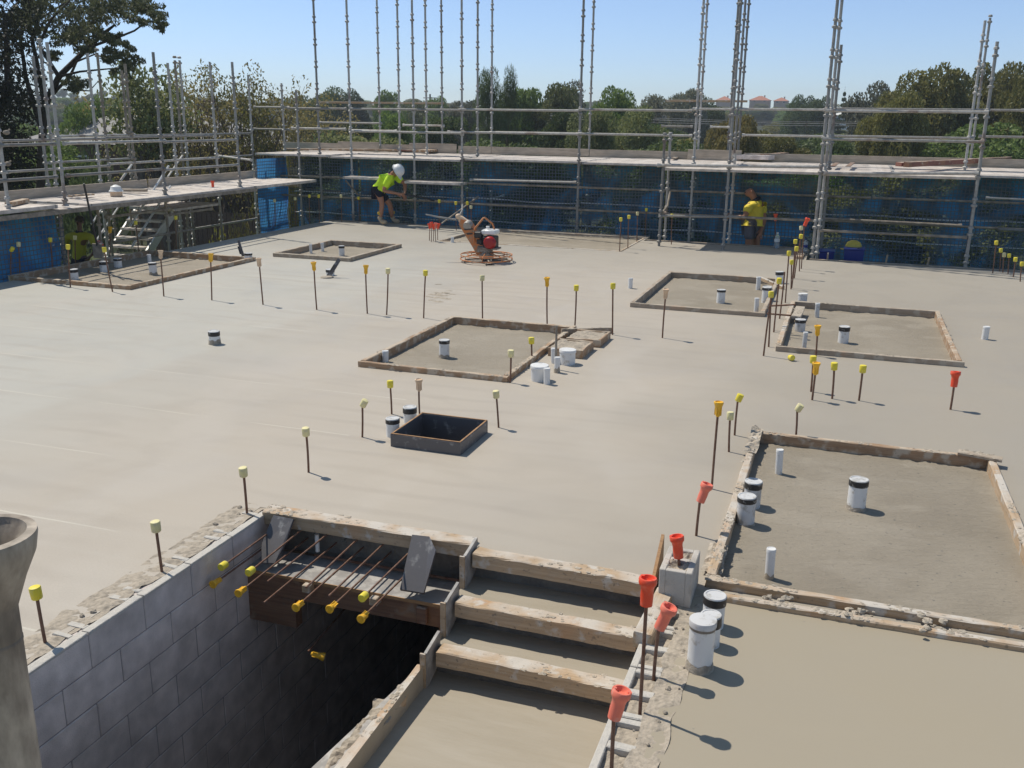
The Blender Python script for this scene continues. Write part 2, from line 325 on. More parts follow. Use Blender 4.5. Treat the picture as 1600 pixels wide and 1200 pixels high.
# ---------------------------------------------------------------- ground and hills
def hgt_ground(x, y):
    h = -3.3
    d = math.hypot(x, y)
    if d > 45: h -= 3.2*min(1, (d-45)/70)
    if d > 150: h += 9.5*min(1, (d-150)/190)**1.3
    if d > 300: h += 4.6*min(1, (d-300)/140)**1.3
    if d > 480: h += 1.5*math.sin(d*.01)
    return h + noise.noise(Vector((x*.012, y*.012, 0)))*min(2.5, max(0, d-40)*.02)
g = MB(); NA = 150; rad = [0, 8, 16, 24, 34, 46, 60, 80, 105, 135, 170, 210, 255, 310, 380, 480, 600, 760]
for r_ in rad:
    for k in range(NA):
        q = 2*math.pi*k/NA; g.v.append((r_*math.cos(q), r_*math.sin(q), hgt_ground(r_*math.cos(q), r_*math.sin(q)) ))
for i in range(len(rad)-1):
    for k in range(NA):
        k2 = (k+1) % NA; g.f.append((i*NA+k, i*NA+k2, (i+1)*NA+k2, (i+1)*NA+k)); g.m.append(0)
tag(g.build('ground', M['grass'], smooth=True), kind='structure', label='grassy ground sloping away below the building site')

# ---------------------------------------------------------------- slab with its openings
def rough_strip(mb, x0, x1, y0, y1, z, amp, cell=.02, seed=0, mi=0, freq=9, edge=0):
    nx = max(2, int((x1-x0)/cell)); ny = max(2, int((y1-y0)/cell)); o = len(mb.v)
    for j in range(ny+1):
        for i in range(nx+1):
            x = x0+(x1-x0)*i/nx; y = y0+(y1-y0)*j/ny; e = 0
            if edge and i in (0, nx): x += noise.noise(Vector((y*6, seed, i)))*edge
            h = noise.fractal(Vector((x*freq, y*freq, seed)), .7, 2.1, 4)
            mb.v.append((x, y, z+max(-amp*.4, h*amp)))
    for j in range(ny):
        for i in range(nx):
            a = o+j*(nx+1)+i; mb.f.append((a, a+1, a+nx+2, a+nx+1)); mb.m.append(mi)
FR = dict(box1=(-4.565, -2.935, 8.42, 10.93), pit=(-.52, 1.28, 4.86, 7.64), small=(-9.72, -8.14, 14.86, 16.96), left=(-12.0, -9.72, 11.12, 14.32),
          ra=(-2.64, -.84, 12.68, 15.68), sa=(-.56, 1.36, 10.76, 13.74), rec=(-7.85, -4.0, 18.16, 20.62))
BX = (-3.17, -2.58, 6.335, 6.93)       # ply box-out
holes = [FR['box1'], FR['pit'], FR['small'], FR['left'], FR['ra'], FR['sa'], FR['rec'], BX, (-3.44, -.60, 1.75, 4.87), (-3.44, -1.92, 4.8, 4.95), (-.60, -.545, 1.75, 4.6)]  # stairwell opening stops short, out of view, so the slab darkens the well
def inside(x, y):
    if x < -11.9 or x > 7 or y < -3: return False
    if x < -3.95 and y > 20.66: return False
    if -3.95 <= x < -.56 and y > 20.05: return False
    if x >= -.56 and y > 18.46: return False
    return not any(a < x < b and c < y < d for a, b, c, d in holes)
xs = sorted({-11.9, 7, -3.95, -.56, *[h[0] for h in holes], *[h[1] for h in holes]} | {x_*1.0 for x_ in range(-11, 7)})
ys = sorted({-3, 20.66, 20.05, 18.46, *[h[2] for h in holes], *[h[3] for h in holes]} | {y_*1.0 for y_ in range(-2, 20)})
s = MB(); TH = -.24; cid = {}
for i in range(len(xs)-1):
    for j in range(len(ys)-1): cid[i, j] = inside((xs[i]+xs[i+1])/2, (ys[j]+ys[j+1])/2) if 1 else 0
for (i, j), ok in cid.items():
    if not ok: continue
    a, b, c, d = xs[i], xs[i+1], ys[j], ys[j+1]
    s.add([(a, c, 0), (b, c, 0), (b, d, 0), (a, d, 0)], [(0, 1, 2, 3)]); s.add([(a, c, TH), (b, c, TH), (b, d, TH), (a, d, TH)], [(3, 2, 1, 0)])
    for di, dj, e in ((-1, 0, ((a, d), (a, c))), (1, 0, ((b, c), (b, d))), (0, -1, ((a, c), (b, c))), (0, 1, ((b, d), (a, d)))):
        if not cid.get((i+di, j+dj), False):
            (p, q), (u, v) = e; s.add([(p, q, TH), (u, v, TH), (u, v, 0), (p, q, 0)], [(0, 1, 2, 3)], 1)  # side faces take the concrete darkened to stand for shade
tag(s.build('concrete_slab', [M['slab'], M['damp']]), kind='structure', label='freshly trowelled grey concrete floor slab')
RZ = -.035
for k, nm in (('box1', 'setdown floor of the middle formwork frame'), ('pit', 'damp setdown floor of the large right frame'), ('small', 'setdown floor of the small far frame'), ('left', 'setdown floor of the far left frame'),
              ('ra', 'setdown floor with pipes, left of the two right frames'), ('sa', 'setdown floor with pipes, right of the two right frames'), ('rec', 'wide setdown floor beside the back edge')):
    a, b, c, d = FR[k]; q = MB(); nx = int((b-a)/.06); ny = int((d-c)/.06)
    for j in range(ny+1):
        for i in range(nx+1):
            x = a+(b-a)*i/nx; y = c+(d-c)*j/ny; ed = min(x-a, b-x, y-c, d-y)
            q.v.append((x, y, RZ+noise.fractal(Vector((x*2, y*2, 3)), 1, 2, 4)*.006+noise.noise(Vector((x*14, y*14, 1)))*(.003+(.014 if ed < .12 else 0))))
    for j in range(ny):
        for i in range(nx):
            A = j*(nx+1)+i; q.f.append((A, A+1, A+nx+2, A+nx+1)); q.m.append(0)
    tag(q.build('setdown_floor', M['recess'], smooth=True), kind='structure', label=nm)

# ---------------------------------------------------------------- block walls round the stairwell
def cblock(mb, c, d, mi=0): mb.cbox(c, d, .005, mi=mi)
t = thing('block_wall', 'long grey concrete block wall lining the left side of the stairwell', 'wall', (-3.44, 2.5, 0))
b_ = MB(); rnd = random.Random(4)
for cz in range(14):
    y = -1.2+(.2 if cz % 2 else 0)
    y += G(362, 839).y-4.4
    while y < 8.3:
        zc = -.1-.2*cz; b_.cbox((-3.4175+rnd.uniform(-.0012, .0012), y+.2, zc), (.155+rnd.uniform(-.002, .002), .3945, .1945), .004, jit=.0008, rnd=rnd)
        y += .4
b_.build('block_courses', M['block'], t).location = (3.44, -2.5, 0)
jn = MB(); jn.box((-3.425, 3.65, -1.47), (.162, 9.7, 2.92)); jn.build('mortar_joints', M['joint'], t).location = (3.44, -2.5, 0)
tp = MB(); y = -1.2+G(362, 839).y-4.4
rough_strip(tp, -3.60, -3.40, -2.9, 4.98, .002, .011, .018, 2, 0, 10, .035)
while y < 4.85:                                      # face shell and webs showing through the core fill
    tp.cbox((-3.363, y+.2, -.004), (.05, .392, .02), .003, mi=1, jit=.0015, rnd=rnd)
    for w_ in (.04, .34): tp.cbox((-3.44, y+w_, -.002), (.11, .034, .02), .004, mi=1, jit=.003, rnd=rnd)
    y += .4
for k in range(12):
    tp.ball((rnd.uniform(-3.6, -3.4), rnd.uniform(2.4, 4.9), .006), rnd.uniform(.006, .016), 7, 0, (1.3, 1.2, .7), jit=.25, rnd=rnd)
tp.build('core_fill', [M['mortar'], M['block_white']], t).location = (3.44, -2.5, 0)

t = thing('block_wall', 'pale block wall with open cores running down the right side of the stair', 'wall', (-.64, 3, 0))
b_ = MB()
for cz in range(4):
    y = -2.0+(.2 if cz % 2 else 0)
    while y < 4.5:
        if cz: b_.cbox((-.645, y+.2, -.1-.2*cz), (.19, .392, .191), .004)
        y += .4
b_.build('block_courses', M['block'], t).location = (.64, -3, 0)
tp = MB(); y = -2.0-.06
while y < 4.4:                                       # top course: shells, webs, hollow cores part filled
    tp.cbox((-.722, y+.2, -.095), (.036, .39, .19), .004, mi=1); tp.cbox((-.568, y+.2, -.1), (.036, .39, .18), .004, mi=1)
    for w_ in (.02, .2, .375): tp.cbox((-.645, y+w_, -.095), (.12, .034 if w_ != .2 else .045, .19), .004, mi=1, jit=.002, rnd=rnd)
    y += .4
rough_strip(tp, -.705, -.585, -2, 4.5, -.028, .012, .015, 5, 0, 12)
rough_strip(tp, -.60, -.47, -2, 4.75, .002, .010, .017, 6, 0, 10, .035)
for k in range(14):
    tp.ball((rnd.uniform(-.62, -.46), rnd.uniform(3, 4.7), .006), rnd.uniform(.004, .013), 7, 0, (1.2, 1.2, .7), jit=.25, rnd=rnd)
tp.build('top_course', [M['mortar'], M['block_white']], t).location = (.64, -3, 0)
jn = MB(); jn.box((-.645, 1.25, -.56), (.17, 6.5, .72)); jn.build('mortar_joints', M['joint'], t).location = (.64, -3, 0)

# block standing on end by the stair, cored, mortared to the slab corner
t = thing('concrete_block', 'single grey concrete block standing above the slab beside the top stair', 'block', (-.62, 4.7, 0))
b0 = G(1078, 951); bw = .175; bl = .30; bh = rise(b0, 1083, 897)[0]
x0, y0 = b0.x-bw, b0.y
q = MB()
q.cbox((x0+.018, y0+bl/2, bh/2), (.034, bl, bh), .004); q.cbox((x0+bw-.018, y0+bl/2, bh/2), (.034, bl, bh), .004)
for yy in (.018, bl*.52, bl-.018): q.cbox((x0+bw/2, y0+yy, bh/2-.001), (bw-.07, .034, bh-.002), .003)
o = q.build('block_shell', M['block_grey'], t); o.location = (.62, -4.7, 0)
q = MB(); rough_strip(q, x0+.01, x0+bw-.01, y0+.03, y0+bl, bh-.016, .03, .012, 8, 0, 16)
q.build('core_fill', M['mortar'], t).location = (.62, -4.7, 0)
BLK = (x0, y0, bw, bl, bh)

# ---------------------------------------------------------------- stairs: wet treads, riser boards, cleats, strings
YS = [4.838, 4.565, 4.298]; ZS = [0.0, -.168, -.336, -.50]; XL, XR = -1.9, -.742
st = MB()
st.add([(XL, YS[1], ZS[1]), (XR, YS[1], ZS[1]), (XR, YS[0], ZS[1]), (XL, YS[0], ZS[1])], [(0, 1, 2, 3)])
st.add([(XL, YS[2], ZS[2]), (XR, YS[2], ZS[2]), (XR, YS[1], ZS[2]), (XL, YS[1], ZS[2])], [(0, 1, 2, 3)])
st.add([(XL, -2, ZS[3]), (XR, -2, ZS[3]), (XR, YS[2], ZS[3]), (XL, YS[2], ZS[3])], [(0, 1, 2, 3)])
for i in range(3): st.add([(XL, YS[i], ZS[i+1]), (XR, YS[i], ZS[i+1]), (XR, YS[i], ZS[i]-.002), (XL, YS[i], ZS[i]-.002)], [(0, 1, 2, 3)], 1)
st.add([(XL, -2, -.8), (XL, 4.9, -.8), (XL, 4.9, -.2), (XL, 4.57, -.2), (XL, 4.29, -.36), (XL, -2, -.5)], [(0, 1, 2, 3, 4, 5)])
st.add([(XL, -2, -.8), (XR, -2, -.8), (XR, 4.9, -.8), (XL, 4.9, -.8)], [(0, 1, 2, 3)])
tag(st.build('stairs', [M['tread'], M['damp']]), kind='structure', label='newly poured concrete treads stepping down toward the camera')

def board(parent, name, p0, p1, w, h, m, side=1, seg=.12, jit=.0022, seed=1, crust=.0):
    """timber of width w (to the `side` of p0->p1) and height h, p0/p1 = top outer edge ends"""
    p0 = Vector(p0); p1 = Vector(p1); d = (p1-p0); Ln = d.length; d.normalize(); n_ = Vector((-d.y, d.x, 0))*side; n_.normalize(); u_ = d.cross(n_); u_ = -u_ if u_.z < 0 else u_
    rr = random.Random(seed); mb = MB(); k = max(2, int(Ln/seg)); c = .006
    prof = [(0, -h), (0, -c), (c, 0), (w-c, 0), (w, -c), (w, -h)]
    bow = rr.uniform(-.006, .006)
    for i in range(k+1):
        x = Ln*i/k; bb = math.sin(math.pi*i/k)*bow
        for a, z in prof: mb.v.append((x, a+bb+rr.uniform(-jit, jit), z+(rr.uniform(-jit, jit) if z > -h else 0)))
    m_ = len(prof)
    for i in range(k):
        for a in range(m_):
            a2 = (a+1) % m_; mb.f.append((i*m_+a, (i+1)*m_+a, (i+1)*m_+a2, i*m_+a2)); mb.m.append(0)
    mb.f += [tuple(range(m_)), tuple(reversed(range(k*m_, (k+1)*m_)))]; mb.m += [0, 0]
    if crust:
        cl_ = [rr.uniform(0, Ln) for _ in range(max(2, int(Ln*2.2)))]
        for _ in range(int(Ln*crust)):
            mb.ball((min(Ln, max(0, rr.choice(cl_)+rr.gauss(0, .07))), min(w, max(0, rr.gauss(w*.5, w*.4))), .0), rr.uniform(.003, .011), 6, 1, (1.9, 1.3, .4), jit=.4, rnd=rr)
    o = mb.build(name, [m, M['splat']], parent)
    ro = Matrix((d, n_, u_)).transposed().to_4x4(); ro.translation = p0
    if parent: ro = parent.matrix_basis.inverted() @ ro
    o.matrix_basis = ro
    return o
def T(p): return Matrix.Translation(p)
def place(o, parent): o.parent = parent; o.matrix_basis = parent.matrix_basis.inverted() @ o.matrix_basis

t = thing('stair_formwork', 'timber formwork of the stair, three splattered riser boards nailed between cleats', 'formwork', (-1.3, 4.5, -.2))
for i, (zt, y_) in enumerate(((.03, 4.735), (-.15, 4.462), (-.31, 4.195))):
    board(t, 'riser_board', (XL+.045, y_, zt), (-.815 if i < 2 else -.76, y_-.004, zt-.004), .105, .088, M['timber_pale'], 1, .06, .0035, 20+i, 22)
for i, (dy, zt, hh, xx) in enumerate(((0, .06, .25, XL+.012), (0, -.10, .25, XL+.006), (0, -.27, .24, XL))):
    q = MB(); y1 = YS[i]+.02; y0_ = YS[i]-.165
    poly = [(xx, y0_, zt-.02), (xx, y1, zt+.015), (xx, y1, zt-hh*.7), (xx, y0_, zt-hh)]
    q.prism(poly, (1, 0, 0), .017); o = q.build('cleat', M['ply_face'], t); o.matrix_basis = t.matrix_basis.inverted()
    q = MB(); q.box((xx-.004, y0_-.006, zt-hh/2-.02), (.03, .012, hh-.005)); o = q.build('cleat_batten', M['timber_pale'], t); o.matrix_basis = t.matrix_basis.inverted()
q = MB(); pts = [(4.86, -.10), (4.78, -.22), (4.66, -.34), (4.5, -.46), (4.3, -.60), (4.14, -.74)]       # curved ply string on the open side
vs = [(XL-.022, y, z+.10) for y, z in pts]+[(XL-.022, y-.02, z-.22) for y, z in reversed(pts)]
q.prism(vs, (1, 0, 0), .018); o = q.build('string', M['ply_edge'], t); o.matrix_basis = t.matrix_basis.inverted()
# edge board of the lower landing, with ragged ply shelf beneath
board(t, 'edge_board', (XL-.08, .6, -.425), (XL-.07, 4.2, -.41), .07, .13, M['timber_pale'], -1, .1, .004, 31, 30)
q = MB(); q.prism([(XL-.085, .6, -.60), (XL-.085, 4.16, -.56), (XL-.16, 4.3, -.56), (XL-.33, 3.5, -.64), (XL-.36, .6, -.66)], (0, 0, -1), .018)
o = q.build('ply_shelf', M['ply_face'], t); o.matrix_basis = t.matrix_basis.inverted()
q = MB(); rough_strip(q, XL-.25, XL-.085, 2.2, 4.1, -.60, .035, .018, 11, 0, 9, .05); o = q.build('concrete_slop', M['mortar'], t); o.matrix_basis = t.matrix_basis.inverted()
q = MB(); q.box((XL-.03, 2.3, -1.75), (.05, 5.3, 2.3)); o = q.build('side_ply', M['ply'], t); o.matrix_basis = t.matrix_basis.inverted()
# right hand string: upright ply and short bearer on the wall
q = MB(); a0 = onX(1030, 842, -.795)
q.prism([(-.795, 4.50, -.19), (-.795, 4.60, -.02), (-.795, 4.985, a0.z), (-.795, 5.0, -.02), (-.795, 4.88, -.2), (-.795, 4.62, -.3)], (1, 0, 0), .018)
o = q.build('string', M['ply_edge'], t); o.matrix_basis = t.matrix_basis.inverted()
board(t, 'bearer', (-.775, 4.16, .055), (-.745, 4.66, .06), .095, .085, M['timber_pale'], -1, .1, .003, 33, 10)

# ---------------------------------------------------------------- landing formwork with starter bars
t = thing('landing_formwork', 'landing formwork over the stairwell, long edge board and ply shelf on a dark bearer', 'formwork', (-2.7, 4.8, -.2))
def loc0(o, t_=None): o.matrix_basis = (t_ or t).matrix_basis.inverted(); return o
board(t, 'edge_board', (-3.35, 4.835, .032), (-1.905, 4.84, .032), .115, .09, M['timber_pale'], 1, .1, .003, 40, 36)
q = MB(); q.prism([(-3.34, 4.60, -.262), (-1.93, 4.60, -.262), (-1.93, 4.9, -.262), (-3.34, 4.9, -.262)], (0, 0, -1), .018)
loc0(q.build('shelf_ply', M['ply_face'], t))
q = MB(); q.box((-2.635, 4.596, -.271), (1.41, .006, .02)); loc0(q.build('ply_edge', M['ply_edge'], t))
board(t, 'bearer', (-3.34, 4.615, -.283), (-1.93, 4.615, -.283), .08, .14, M['timber_dark'], 1, .2, .001, 41)
board(t, 'bearer', (-3.34, 4.615, -.425), (-3.0, 4.615, -.425), .07, .2, M['timber_dark'], 1, .2, .001, 42)
for x in (-1.985,): q = MB(); q.box((x, 5.1 if x < -3 else 4.68, -1.5), (.09, .09, 2.15)); loc0(q.build('prop', M['timber_dark'], t))
for x in (-2.88, -2.42): q = MB(); q.cbox((x, 4.585, -.30), (.05, .07, .05), .004); loc0(q.build('wedge', M['timber_pale'], t))
q = MB(); q.cbox((-2.12, 4.595, -.35), (.07, .03, .11), .006); loc0(q.build('packer', M['timber_dark'], t))
def gusset(c4, nm='gusset'):
    q_ = MB(); P = [Vector(p) for p in c4]; nn = (P[1]-P[0]).cross(P[2]-P[0]).normalized()
    if nn.y > 0: nn = -nn
    q_.prism(P, nn, .017); loc0(q_.build(nm, M['ply'], t))
YB = 4.82
def pl(x, y, Y): return onY(x, y, Y)
gusset([pl(429, 806, YB), pl(460, 812, YB), pl(448, 848, 4.72), pl(431, 881, 4.62), pl(409, 880, 4.62), pl(411, 850, 4.70)])
gusset([pl(645, 838, YB), pl(672, 841, YB), pl(682, 862, 4.74), pl(663, 929, 4.60), pl(626, 923, 4.60)])
q = MB(); q.lathe([(.014, 0), (.014, .12)], (-2.97, 4.86, -.20), 10); loc0(q.build('conduit', M['pvc'], t))
# rough soffit face of the slab behind, and the dark void below
q = MB(); rough_strip(q, -3.34, -1.9, 0, .26, 0, .03, .03, 12, 0, 7)
q.m = [0]*len(q.m); q.v = [(x, 4.962-z, -.28+y_) for x, y_, z in q.v]; tag(q.build('slab_edge', M['damp']), kind='structure', label='rough dark concrete edge of the slab under the landing board')  # dark colour stands in for the shade of the recess
q = MB(); q.box((-2.6, 8.5, -1.6), (3.0, .15, 2.7)); q.box((-1.88, 6.7, -1.6), (.1, 3.6, 2.7)); tag(q.build('stairwell_back_wall', M['ply']), kind='structure', label='dark back wall at the bottom of the stairwell')  # walls and floor coloured dark to put in the stairwell's shade
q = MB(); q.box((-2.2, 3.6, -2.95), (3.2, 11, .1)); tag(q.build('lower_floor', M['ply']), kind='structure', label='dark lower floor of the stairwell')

# ---------------------------------------------------------------- recess formwork frames
def frame(key, label, m, h=.058, w=.045, over=(0, 0, 0, 0), seed=0, crust=12, mats=None, skip=()):
    a, b, c, d = FR[key]; t_ = thing('formwork_frame', label, 'formwork', ((a+b)/2, (c+d)/2, 0), 0, 'timber setdown frames on the slab')
    mm = mats or [m]*4; z = h; H = h+.045
    if 0 not in skip: board(t_, 'board', (a-over[0], c-.001, z), (b+over[1], c, z-.003), w, H, mm[0], 1, seed=seed, crust=crust)
    if 1 not in skip: board(t_, 'board', (a, d, z), (b, d, z), w, H, mm[1], -1, seed=seed+1, crust=crust)
    if 2 not in skip: board(t_, 'board', (a, c+w+.003, z+.004), (a, d-w-.003+over[2], z), w, H, mm[2], -1, seed=seed+2, crust=crust)
    if 3 not in skip: board(t_, 'board', (b, c+w+.003, z+.003), (b, d-w-.003+over[3], z), w, H, mm[3], 1, seed=seed+3, crust=crust)
    return t_
frame('box1', 'brown timber frame in the middle of the slab, beside the white pipe cluster', M['timber'], seed=50, over=(0, 0, 0, .1), crust=30, w=.055)
tpit = frame('pit', 'largest timber frame, at right, around the damp recess with tall pipes', M['timber'], h=.05, w=.055, seed=60, crust=40, mats=[M['timber_pale'], M['timber'], M['timber_pale'], M['timber_pale']], over=(-.01, 1.4, .13, 0))
frame('small', 'small grey weathered frame near the far left, with a short stake beside it', M['timber_grey'], seed=70, w=.07, h=.07, crust=10)
frame('left', 'brown frame at the far left edge under the scaffold deck', M['timber'], seed=80, w=.06, h=.065, crust=8)
frame('ra', 'pale weathered frame at right with its left board crossing into shade, left of a pair', M['timber_grey'], seed=90, w=.055, h=.06, over=(0, 0, .1, 0), crust=14)
frame('sa', 'frame with an orange-stained right board, right of a pair', M['timber_grey'], seed=100, w=.055, h=.06, crust=20, mats=[M['timber_grey'], M['timber_grey'], M['timber_pale'], M['timber']], over=(0, .02, 0, 0))
frame('rec', 'low thin frame around the wide recess at the back behind the power trowel', M['timber_pale'], seed=110, w=.04, h=.012, crust=4, mats=[M['timber_pale'], M['timber_grey'], M['timber_grey'], M['timber_pale']])
board(tpit, 'outer_board', (-.50, 4.72, .032), (2.3, 4.735, .03), .05, .08, M['timber_pale'], 1, seed=66, crust=60)
q = MB(); rnd = random.Random(9)
for k in range(46):
    cx = rnd.choice((-.12, .28, .62, 1.2, 1.25)); q.ball((cx+rnd.gauss(0, .045), 4.80+rnd.gauss(0, .05), rnd.uniform(.01, .045)), rnd.uniform(.006, .02), 7, 0, (1.3, 1.1, .8), jit=.3, rnd=rnd)
o = q.build('mortar_lumps', M['splat'], tpit); o.matrix_basis = tpit.matrix_basis.inverted(); o['kind'] = 'stuff'
# mortar crust at the corner of that frame
q = MB(); rough_strip(q, -.53, -.44, 7.05, 7.72, .055, .035, .02, 14, 0, 10, .02); rough_strip(q, -.56, -.45, 5.0, 5.4, .02, .03, .02, 15, 0, 12, .02)
o = q.build('mortar_crust', M['splat'], tpit); o.matrix_basis = tpit.matrix_basis.inverted(); o['kind'] = 'stuff'
# board ends lying on frames
def loose(name, label, p0, p1, w, h, m, cat='plank', side=1, seed=5, crust=10, group=None):
    p0 = Vector(p0); t_ = thing(name, label, cat, p0, 0, group); board(t_, 'board_body', p0, p1, w, h, m, side, seed=seed, crust=crust); return t_
def loose1(name, label, p0, p1, w, h, m, cat='plank', side=1, seed=5, crust=10, group=None):
    o_ = board(None, name, p0, p1, w, h, m, side, seed=seed, crust=crust); return tag(o_, label, cat, group)
loose1('board_offcut', 'short grey offcut lying on the far right corner of the largest frame', (1.03, 7.66, .078), (1.33, 7.60, .074), .09, .022, M['timber_grey'], side=-1, seed=7, crust=60)
# ply box-out in front of the middle frame
a, b, c, d = BX; t = thing('ply_box', 'square black ply box-out standing open in the slab beside two capped pipes', 'box', ((a+b)/2, (c+d)/2, 0)); hb = .105
for (p0, p1, sd_) in (((a, c, hb), (b, c, hb), 1), ((a, d, hb), (b, d, hb), -1), ((a, c+.02, hb-.001), (a, d-.02, hb-.001), -1), ((b, c+.02, hb-.001), (b, d-.02, hb-.001), 1)):
    sw = board(t, 'side_panel', p0, p1, .017, hb+.24, M['ply'], sd_, seed=int(abs(p0[1])*7), jit=.0005)
    L0 = (Vector(p1)-Vector(p0)).length; q = MB(); q.box((L0/2, .0085, .0015), (L0-.004, .013, .004)); q.build('ply_edge', M['ply_edge'], sw)
q = MB(); q.box(((a+b)/2, (c+d)/2, -.262), (b-a, d-c, .02)); o = q.build('base_panel', M['ply'], t); o.matrix_basis = t.matrix_basis.inverted()
# two ply-sided pads right of the middle frame
def pad(label, a, b, c, d, h, seed):
    t_ = thing('ply_pad', label, 'formwork', ((a+b)/2, (c+d)/2, 0), 0, 'small edged pads beside the middle frame')
    board(t_, 'side_board', (a, c, h), (b, c, h), .03, h+.01, M['timber'], 1, seed=seed); board(t_, 'side_board', (a, d, h), (b, d, h), .03, h+.01, M['timber'], -1, seed=seed+1)
    board(t_, 'side_board', (b, c+.03, h), (b, d-.03, h), .03, h+.01, M['timber'], 1, seed=seed+2)
    q_ = MB(); rough_strip(q_, a+.005, b-.028, c+.028, d-.028, h-.012, .014, .02, seed, 0, 9); o_ = q_.build('rough_fill', M['mortar'], t_); o_.matrix_basis = t_.matrix_basis.inverted()
pad('nearer of two rough mortar-filled pads right of the middle frame', -2.88, -2.49, 9.60, 10.08, .095, 120)
pad('farther of two rough mortar-filled pads right of the middle frame', -2.84, -2.44, 10.18, 10.68, .085, 130)
loose1('form_board', 'grey board running from the middle frame corner past the mortar pads', G(878, 514, .09), G(957, 512, .07), .03, .085, M['timber_grey'], side=1, seed=8, crust=20)
loose1('form_board', 'thin pale board lying on the slab behind the middle frame', G(852, 508, .02), G(925, 517, .02), .05, .018, M['timber_pale'], side=1, seed=12, crust=10)
loose1('form_board', 'pale twisted board bridging the back corner of the left one of the right frames', G(1190, 432, .09), G(1226, 447, .05), .05, .05, M['timber_pale'], side=-1, seed=13, crust=20)
loose1('form_board', 'white splattered board lying inside the right frame between its pipes', G(1258, 479, .08), G(1251, 495, .06), .12, .03, M['splat'], side=-1, seed=14, crust=40)
loose1('form_board', 'pale kerb board at the back edge of the slab beside two water bottles', (-.62, 18.5, .05), (-.62, 20.0, .04), .12, .05, M['timber_pale'], side=1, seed=15, crust=40)
# ---------------------------------------------------------------- reinforcing bars with safety caps
def capmesh(kind):
    q = MB()
    if kind in ('cy', 'cp'): q.lathe([(.012, 0), (.024, .002), (.0265, .006), (.028, .058), (.026, .064), (.018, .066), (0, .066)], n=14)
    elif kind in ('fy', 'fp', 'fb'):
        q.lathe([(.011, 0), (.015, .004), (.0165, .04), (.021, .062), (.031, .088), (.034, .098), (.033, .106), (.026, .108), (.022, .10), (0, .098)], n=14)
        for k in range(4):
            a = k*math.pi/2+.4; q.box((.02*math.cos(a), .02*math.sin(a), .045), (.012, .004, .07), Matrix.Rotation(a, 3, 'Z'))
    else:
        q.lathe([(.016, 0), (.026, .003), (.028, .05), (.027, .072), (.031, .092), (.0375, .10), (.039, .106), (.039, .124), (.036, .128), (.029, .128), (.026, .118), (.02, .11), (0, .11)], n=18)
        for k in range(2): q.box((.03*math.cos(k*3.14), .03*math.sin(k*3.14), .126), (.016, .012, .006))
    return q
CM = {}
for k, m in (('cy', 'yel'), ('cp', 'yelp'), ('fy', 'yelo'), ('fp', 'beige'), ('fb', 'beige'), ('rd', 'red'), ('rp', 'redp')):
    o = capmesh(k).build('cap', M[m], smooth=True); CM[k] = o.data; bpy.data.objects.remove(o)
CAPH = dict(cy=.066, cp=.066, fy=.108, fp=.108, fb=.108, rd=.128, rp=.128)
def rodmesh(L, r, bend=0, rnd=random):
    q = MB(); n = max(2, int(L/.012)) if r > .0095 else 4; pts = []; rr = []
    for i in range(n+1):
        f = i/n; pts.append((bend*math.sin(math.pi*f), bend*.4*math.sin(2*f), L*f)); rr.append(r*(1.09 if i % 2 else .93) if r > .0095 else r)
    return q.tube(pts, rr, 8)
RG = 'capped reinforcing bars standing out of the slab'
rr_ = random.Random(77)
def rebar(bx, by, tx, ty, kind, label, z=0., r=None, tilt=0., group=RG, capscale=1., base=None):
    b = base if base is not None else G(bx, by, z); h, dx = rise(b, tx, ty)
    far = (b.y/14)
    if r is None: r = .0082 if b.y < 8 else .0095
    cs = capscale*(1.0 if b.y < 8 else 1.12)
    top = Vector((dx, rr_.uniform(-.012, .012), h)); L = top.length; d = top.normalized()
    t_ = thing('rebar', label, 'rebar', b, 0, group)
    ch = CAPH.get(kind, 0)*cs
    rd_ = rodmesh(L-(ch*.45 if ch else 0)+.03, r, rr_.uniform(-.004, .004)).build('rod', M['rust'], t_, smooth=True)
    qr = Vector((0, 0, 1)).rotation_difference(d); rd_.rotation_euler = qr.to_euler(); rd_.location = -d*.03
    if ch:
        c_ = bpy.data.objects.new('cap', CM[kind]); COL.objects.link(c_); c_.parent = t_; c_.location = d*(L-ch); c_.scale = (cs, cs, cs)
        e = (qr.to_matrix() @ Matrix.Rotation(rr_.uniform(0, 6), 3, 'Z')); e = Matrix.Rotation(tilt, 3, 'Y') @ Matrix.Rotation(rr_.uniform(-.1, .1), 3, 'X') @ e
        c_.rotation_euler = e.to_euler()
    return t_
